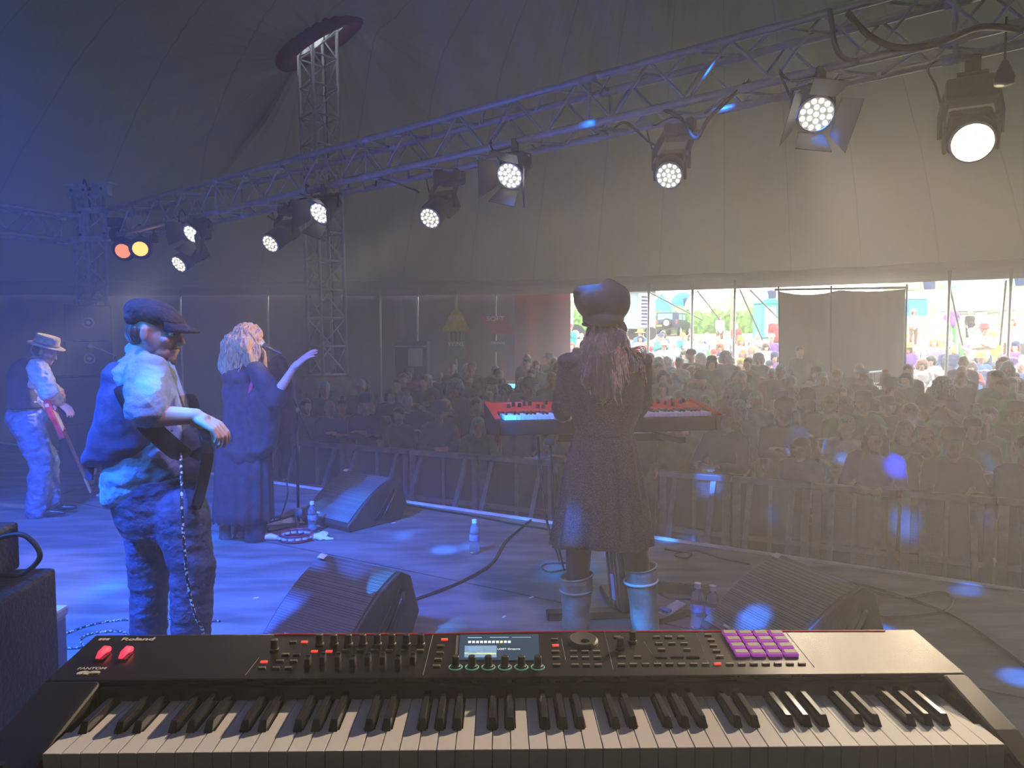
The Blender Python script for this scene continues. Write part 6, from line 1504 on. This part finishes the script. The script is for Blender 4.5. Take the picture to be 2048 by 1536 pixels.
o = MB().box((0, 0, .95), (.30, .28, 1.9), rot=(0, .08, 0)).box((.12, 0, .3), (.36, .34, .6)).build('carved_post', M['wood'], bevel=.05); o.location = on_ground(1864, 46); tag(o, 'pale carved wooden post right of the blue toilet', 'post')

# ================================================================ hanging signs and the bar
def sign(name, pts, Y, m, label, cat='sign'):
    P = [U(x, y, Y) for x, y in pts]; c = sum(P, V((0, 0, 0)))/len(P); t = thing(name, label, cat, c)
    n = len(P); fr = [q - c for q in P]; bk_ = [q - c + V((0, .03, 0)) for q in P]
    MB().add(fr + bk_, [tuple(range(n)), tuple(range(n, 2*n))[::-1]] + [(i, (i+1) % n, n+(i+1) % n, n+i) for i in range(n)]).build('board', m, t); return t, c
ys = mat('sign_yellow', (.9, .68, .05), .6); gs = mat('sign_green', (.10, .30, .12), .6); rs = mat('sign_red', (.65, .05, .05), .6); bs_ = mat('sign_blue', (.08, .25, .35), .6); lett = mat('sign_lettering', (.85, .85, .8), .6, emit=(1, 1, .95), es=.05)
SY = 18.2
t, c = sign('drinks_sign', [(912, 614), (923, 626), (932, 645), (941, 663), (884, 663), (893, 643), (902, 627)], SY, ys, 'yellow triangular hanging sign reading BEER over the bar'); text('lettering', 'BEER', .145, lett, t, U(913, 636, SY-.03)-c, (PI/2, 0, 0), .004, sx=1.15)
t, c = sign('drinks_sign', [(896, 665), (930, 665), (932, 718), (894, 718)], SY, gs, 'green hanging sign reading WINE under the yellow triangle'); text('lettering', 'WINE', .15, lett, t, U(912, 688, SY-.03)-c, (PI/2, 0, 0), .004, sx=1.1)
b = MB()
for x in (903, 912, 921): b.cyl(U(x, 664, SY-.03)-c, U(x, 682, SY-.03)-c, .03)
b.build('bottle_shapes', M['brown'] if 'brown' in M else M['black'], t)
t, c = sign('drinks_sign', [(961, 623), (966, 632), (992, 632), (1012, 640), (1022, 651), (1029, 666), (1014, 668), (992, 669), (976, 662), (968, 650), (964, 638)], SY, rs, 'red bird-shaped hanging sign reading SOFT'); text('lettering', 'SOFT', .17, lett, t, U(991, 638, SY-.03)-c, (PI/2, 0, 0), .004, sx=1.15)
t, c = sign('drinks_sign', [(968, 680), (985, 682), (1005, 680), (1025, 675), (1026, 684), (1018, 690), (1012, 704), (1010, 716), (1004, 716), (1002, 704), (975, 704), (972, 714), (966, 714), (964, 700)], SY, bs_, 'blue hanging sign reading DRINKS under the red one'); text('lettering', 'DRINKS', .085, lett, t, U(996, 686, SY-.03)-c, (PI/2, 0, 0), .004, sx=1.2)
for a, b_ in (((913, 590), (913, 614)), ((992, 592), (992, 634)), ((992, 668), (992, 682))): pass
t = thing('flight_case', 'tall dark equipment case with paper notices by the grey curtain', 'case', (U(826, 730, 17.0).x, 17.0, gz(U(826, 730, 17.0).x, 17.0)))
MB().box((0, 0, 1.0), (.75, .6, 2.25)).build('box', M['black'], t, bevel=.02); MB().box((.1, -.305, 1.75), (.35, .01, .42)).build('notice', M['paper'], t)
for z in (.2, .7, 1.2, 2.0): MB().box((0, -.303, z), (.72, .008, .03)).build('edge_strip', M['steel'], t)
q = U(975, 722, 17.6); t = thing('bar_counter', 'bar counter glowing blue behind the crowd under the drinks signs', 'bar', (q.x, q.y, gz(q.x, q.y)))
MB().box((0, 0, .52), (3.2, .6, 1.04)).build('counter', M['wood'], t); MB().box((-.2, -.31, .95), (2.0, .02, .10)).build('light_strip', mat('blue_strip', (.1, .3, 1), emit=(.15, .45, 1), es=3), t)
# ================================================================ cables on the stage
FL = lambda *P: [UZ(x, y, .008) for x, y in P]
cable(FL((818, 1203), (870, 1185), (930, 1160), (985, 1125), (1010, 1085), (1040, 1058), (1062, 1040)), .010, 'black cable snaking over the stage from the blue-lit monitor')
cable(FL((790, 1005), (860, 1018), (950, 1032), (1030, 1048), (1080, 1056), (1130, 1066)), .009, 'black cable lying along the stage edge left of the girl')
cable(FL((1140, 1137), (1100, 1144), (1084, 1135), (1096, 1127), (1140, 1126)), .006, 'thin cable loop on the floor left of the girl boots')
cable(FL((1330, 1098), (1380, 1106), (1372, 1116), (1350, 1110), (1390, 1102), (1440, 1116), (1500, 1128)), .007, 'cable curled near the stage edge right of the girl')
cable(FL((1310, 1180), (1340, 1196), (1385, 1200), (1370, 1222), (1340, 1236)), .006, 'black cable running from the pedal beside the right boot')
cable(FL((1720, 1175), (1800, 1195), (1880, 1185), (1905, 1200), (1880, 1225), (1780, 1235), (1720, 1228)), .008, 'cable ring on the dark stage floor right of the monitor')
cable(FL((1640, 1150), (1760, 1180), (1900, 1230), (2048, 1330), (2140, 1400)), .008, 'long black cable crossing the right corner of the stage')
cable([U(1076, 872, 3.75), U(1080, 930, 3.72), U(1088, 1000, 3.66), U(1098, 1060, 3.6), UZ(1118, 1120, .01), UZ(1130, 1190, .01)], .006, 'black cable hanging down from the red keyboard, left one')
cable([U(1098, 875, 3.75), U(1104, 930, 3.72), U(1105, 990, 3.68), U(1110, 1060, 3.62), UZ(1128, 1140, .01)], .006, 'black cable hanging down from the red keyboard, right one')
t = thing('power_strip', 'long dark power strip lying behind the right boot', 'power strip', UZ(1360, 1185, 0), rz=R(-14)); MB().box((0, 0, .025), (.40, .07, .05)).build('housing', M['blackmetal'], t, bevel=.006)
for k in range(7): MB().box((-.16+k*.053, 0, .052), (.035, .035, .006), rz=.5).build('socket', M['black'], t)
t = thing('sustain_pedal', 'silver and blue foot pedal beside the right boot', 'pedal', UZ(1335, 1238, 0), rz=R(35)); MB().box((0, 0, .02), (.20, .09, .035)).build('base', M['black'], t, bevel=.006); MB().box((.03, 0, .05), (.17, .07, .012), rot=(0, R(-14), 0)).build('footplate', M['alu'], t, bevel=.003); MB().box((-.02, 0, .058), (.03, .072, .01), rot=(0, R(-14), 0)).build('blue_band', CL['blue'], t)
rd = random.Random(4)
for k, (x, y) in enumerate(((1063, 1195), (787, 1046), (1008, 1234), (512, 1196))): tag(MB().box((0, 0, .002), (.03, .012, .003), rz=rd.random()*3).build('paper_scrap', M['paper']), ['white paper scrap left of the girl boots', 'tiny scrap behind the lone bottle towards the dark monitor', 'small scrap nearest the stage piano', 'scrap left of the blue-lit monitor'][k], 'scrap'); bpy.data.objects['paper_scrap' + ('' if k == 0 else '.%03d' % k)].location = UZ(x, y, .001)
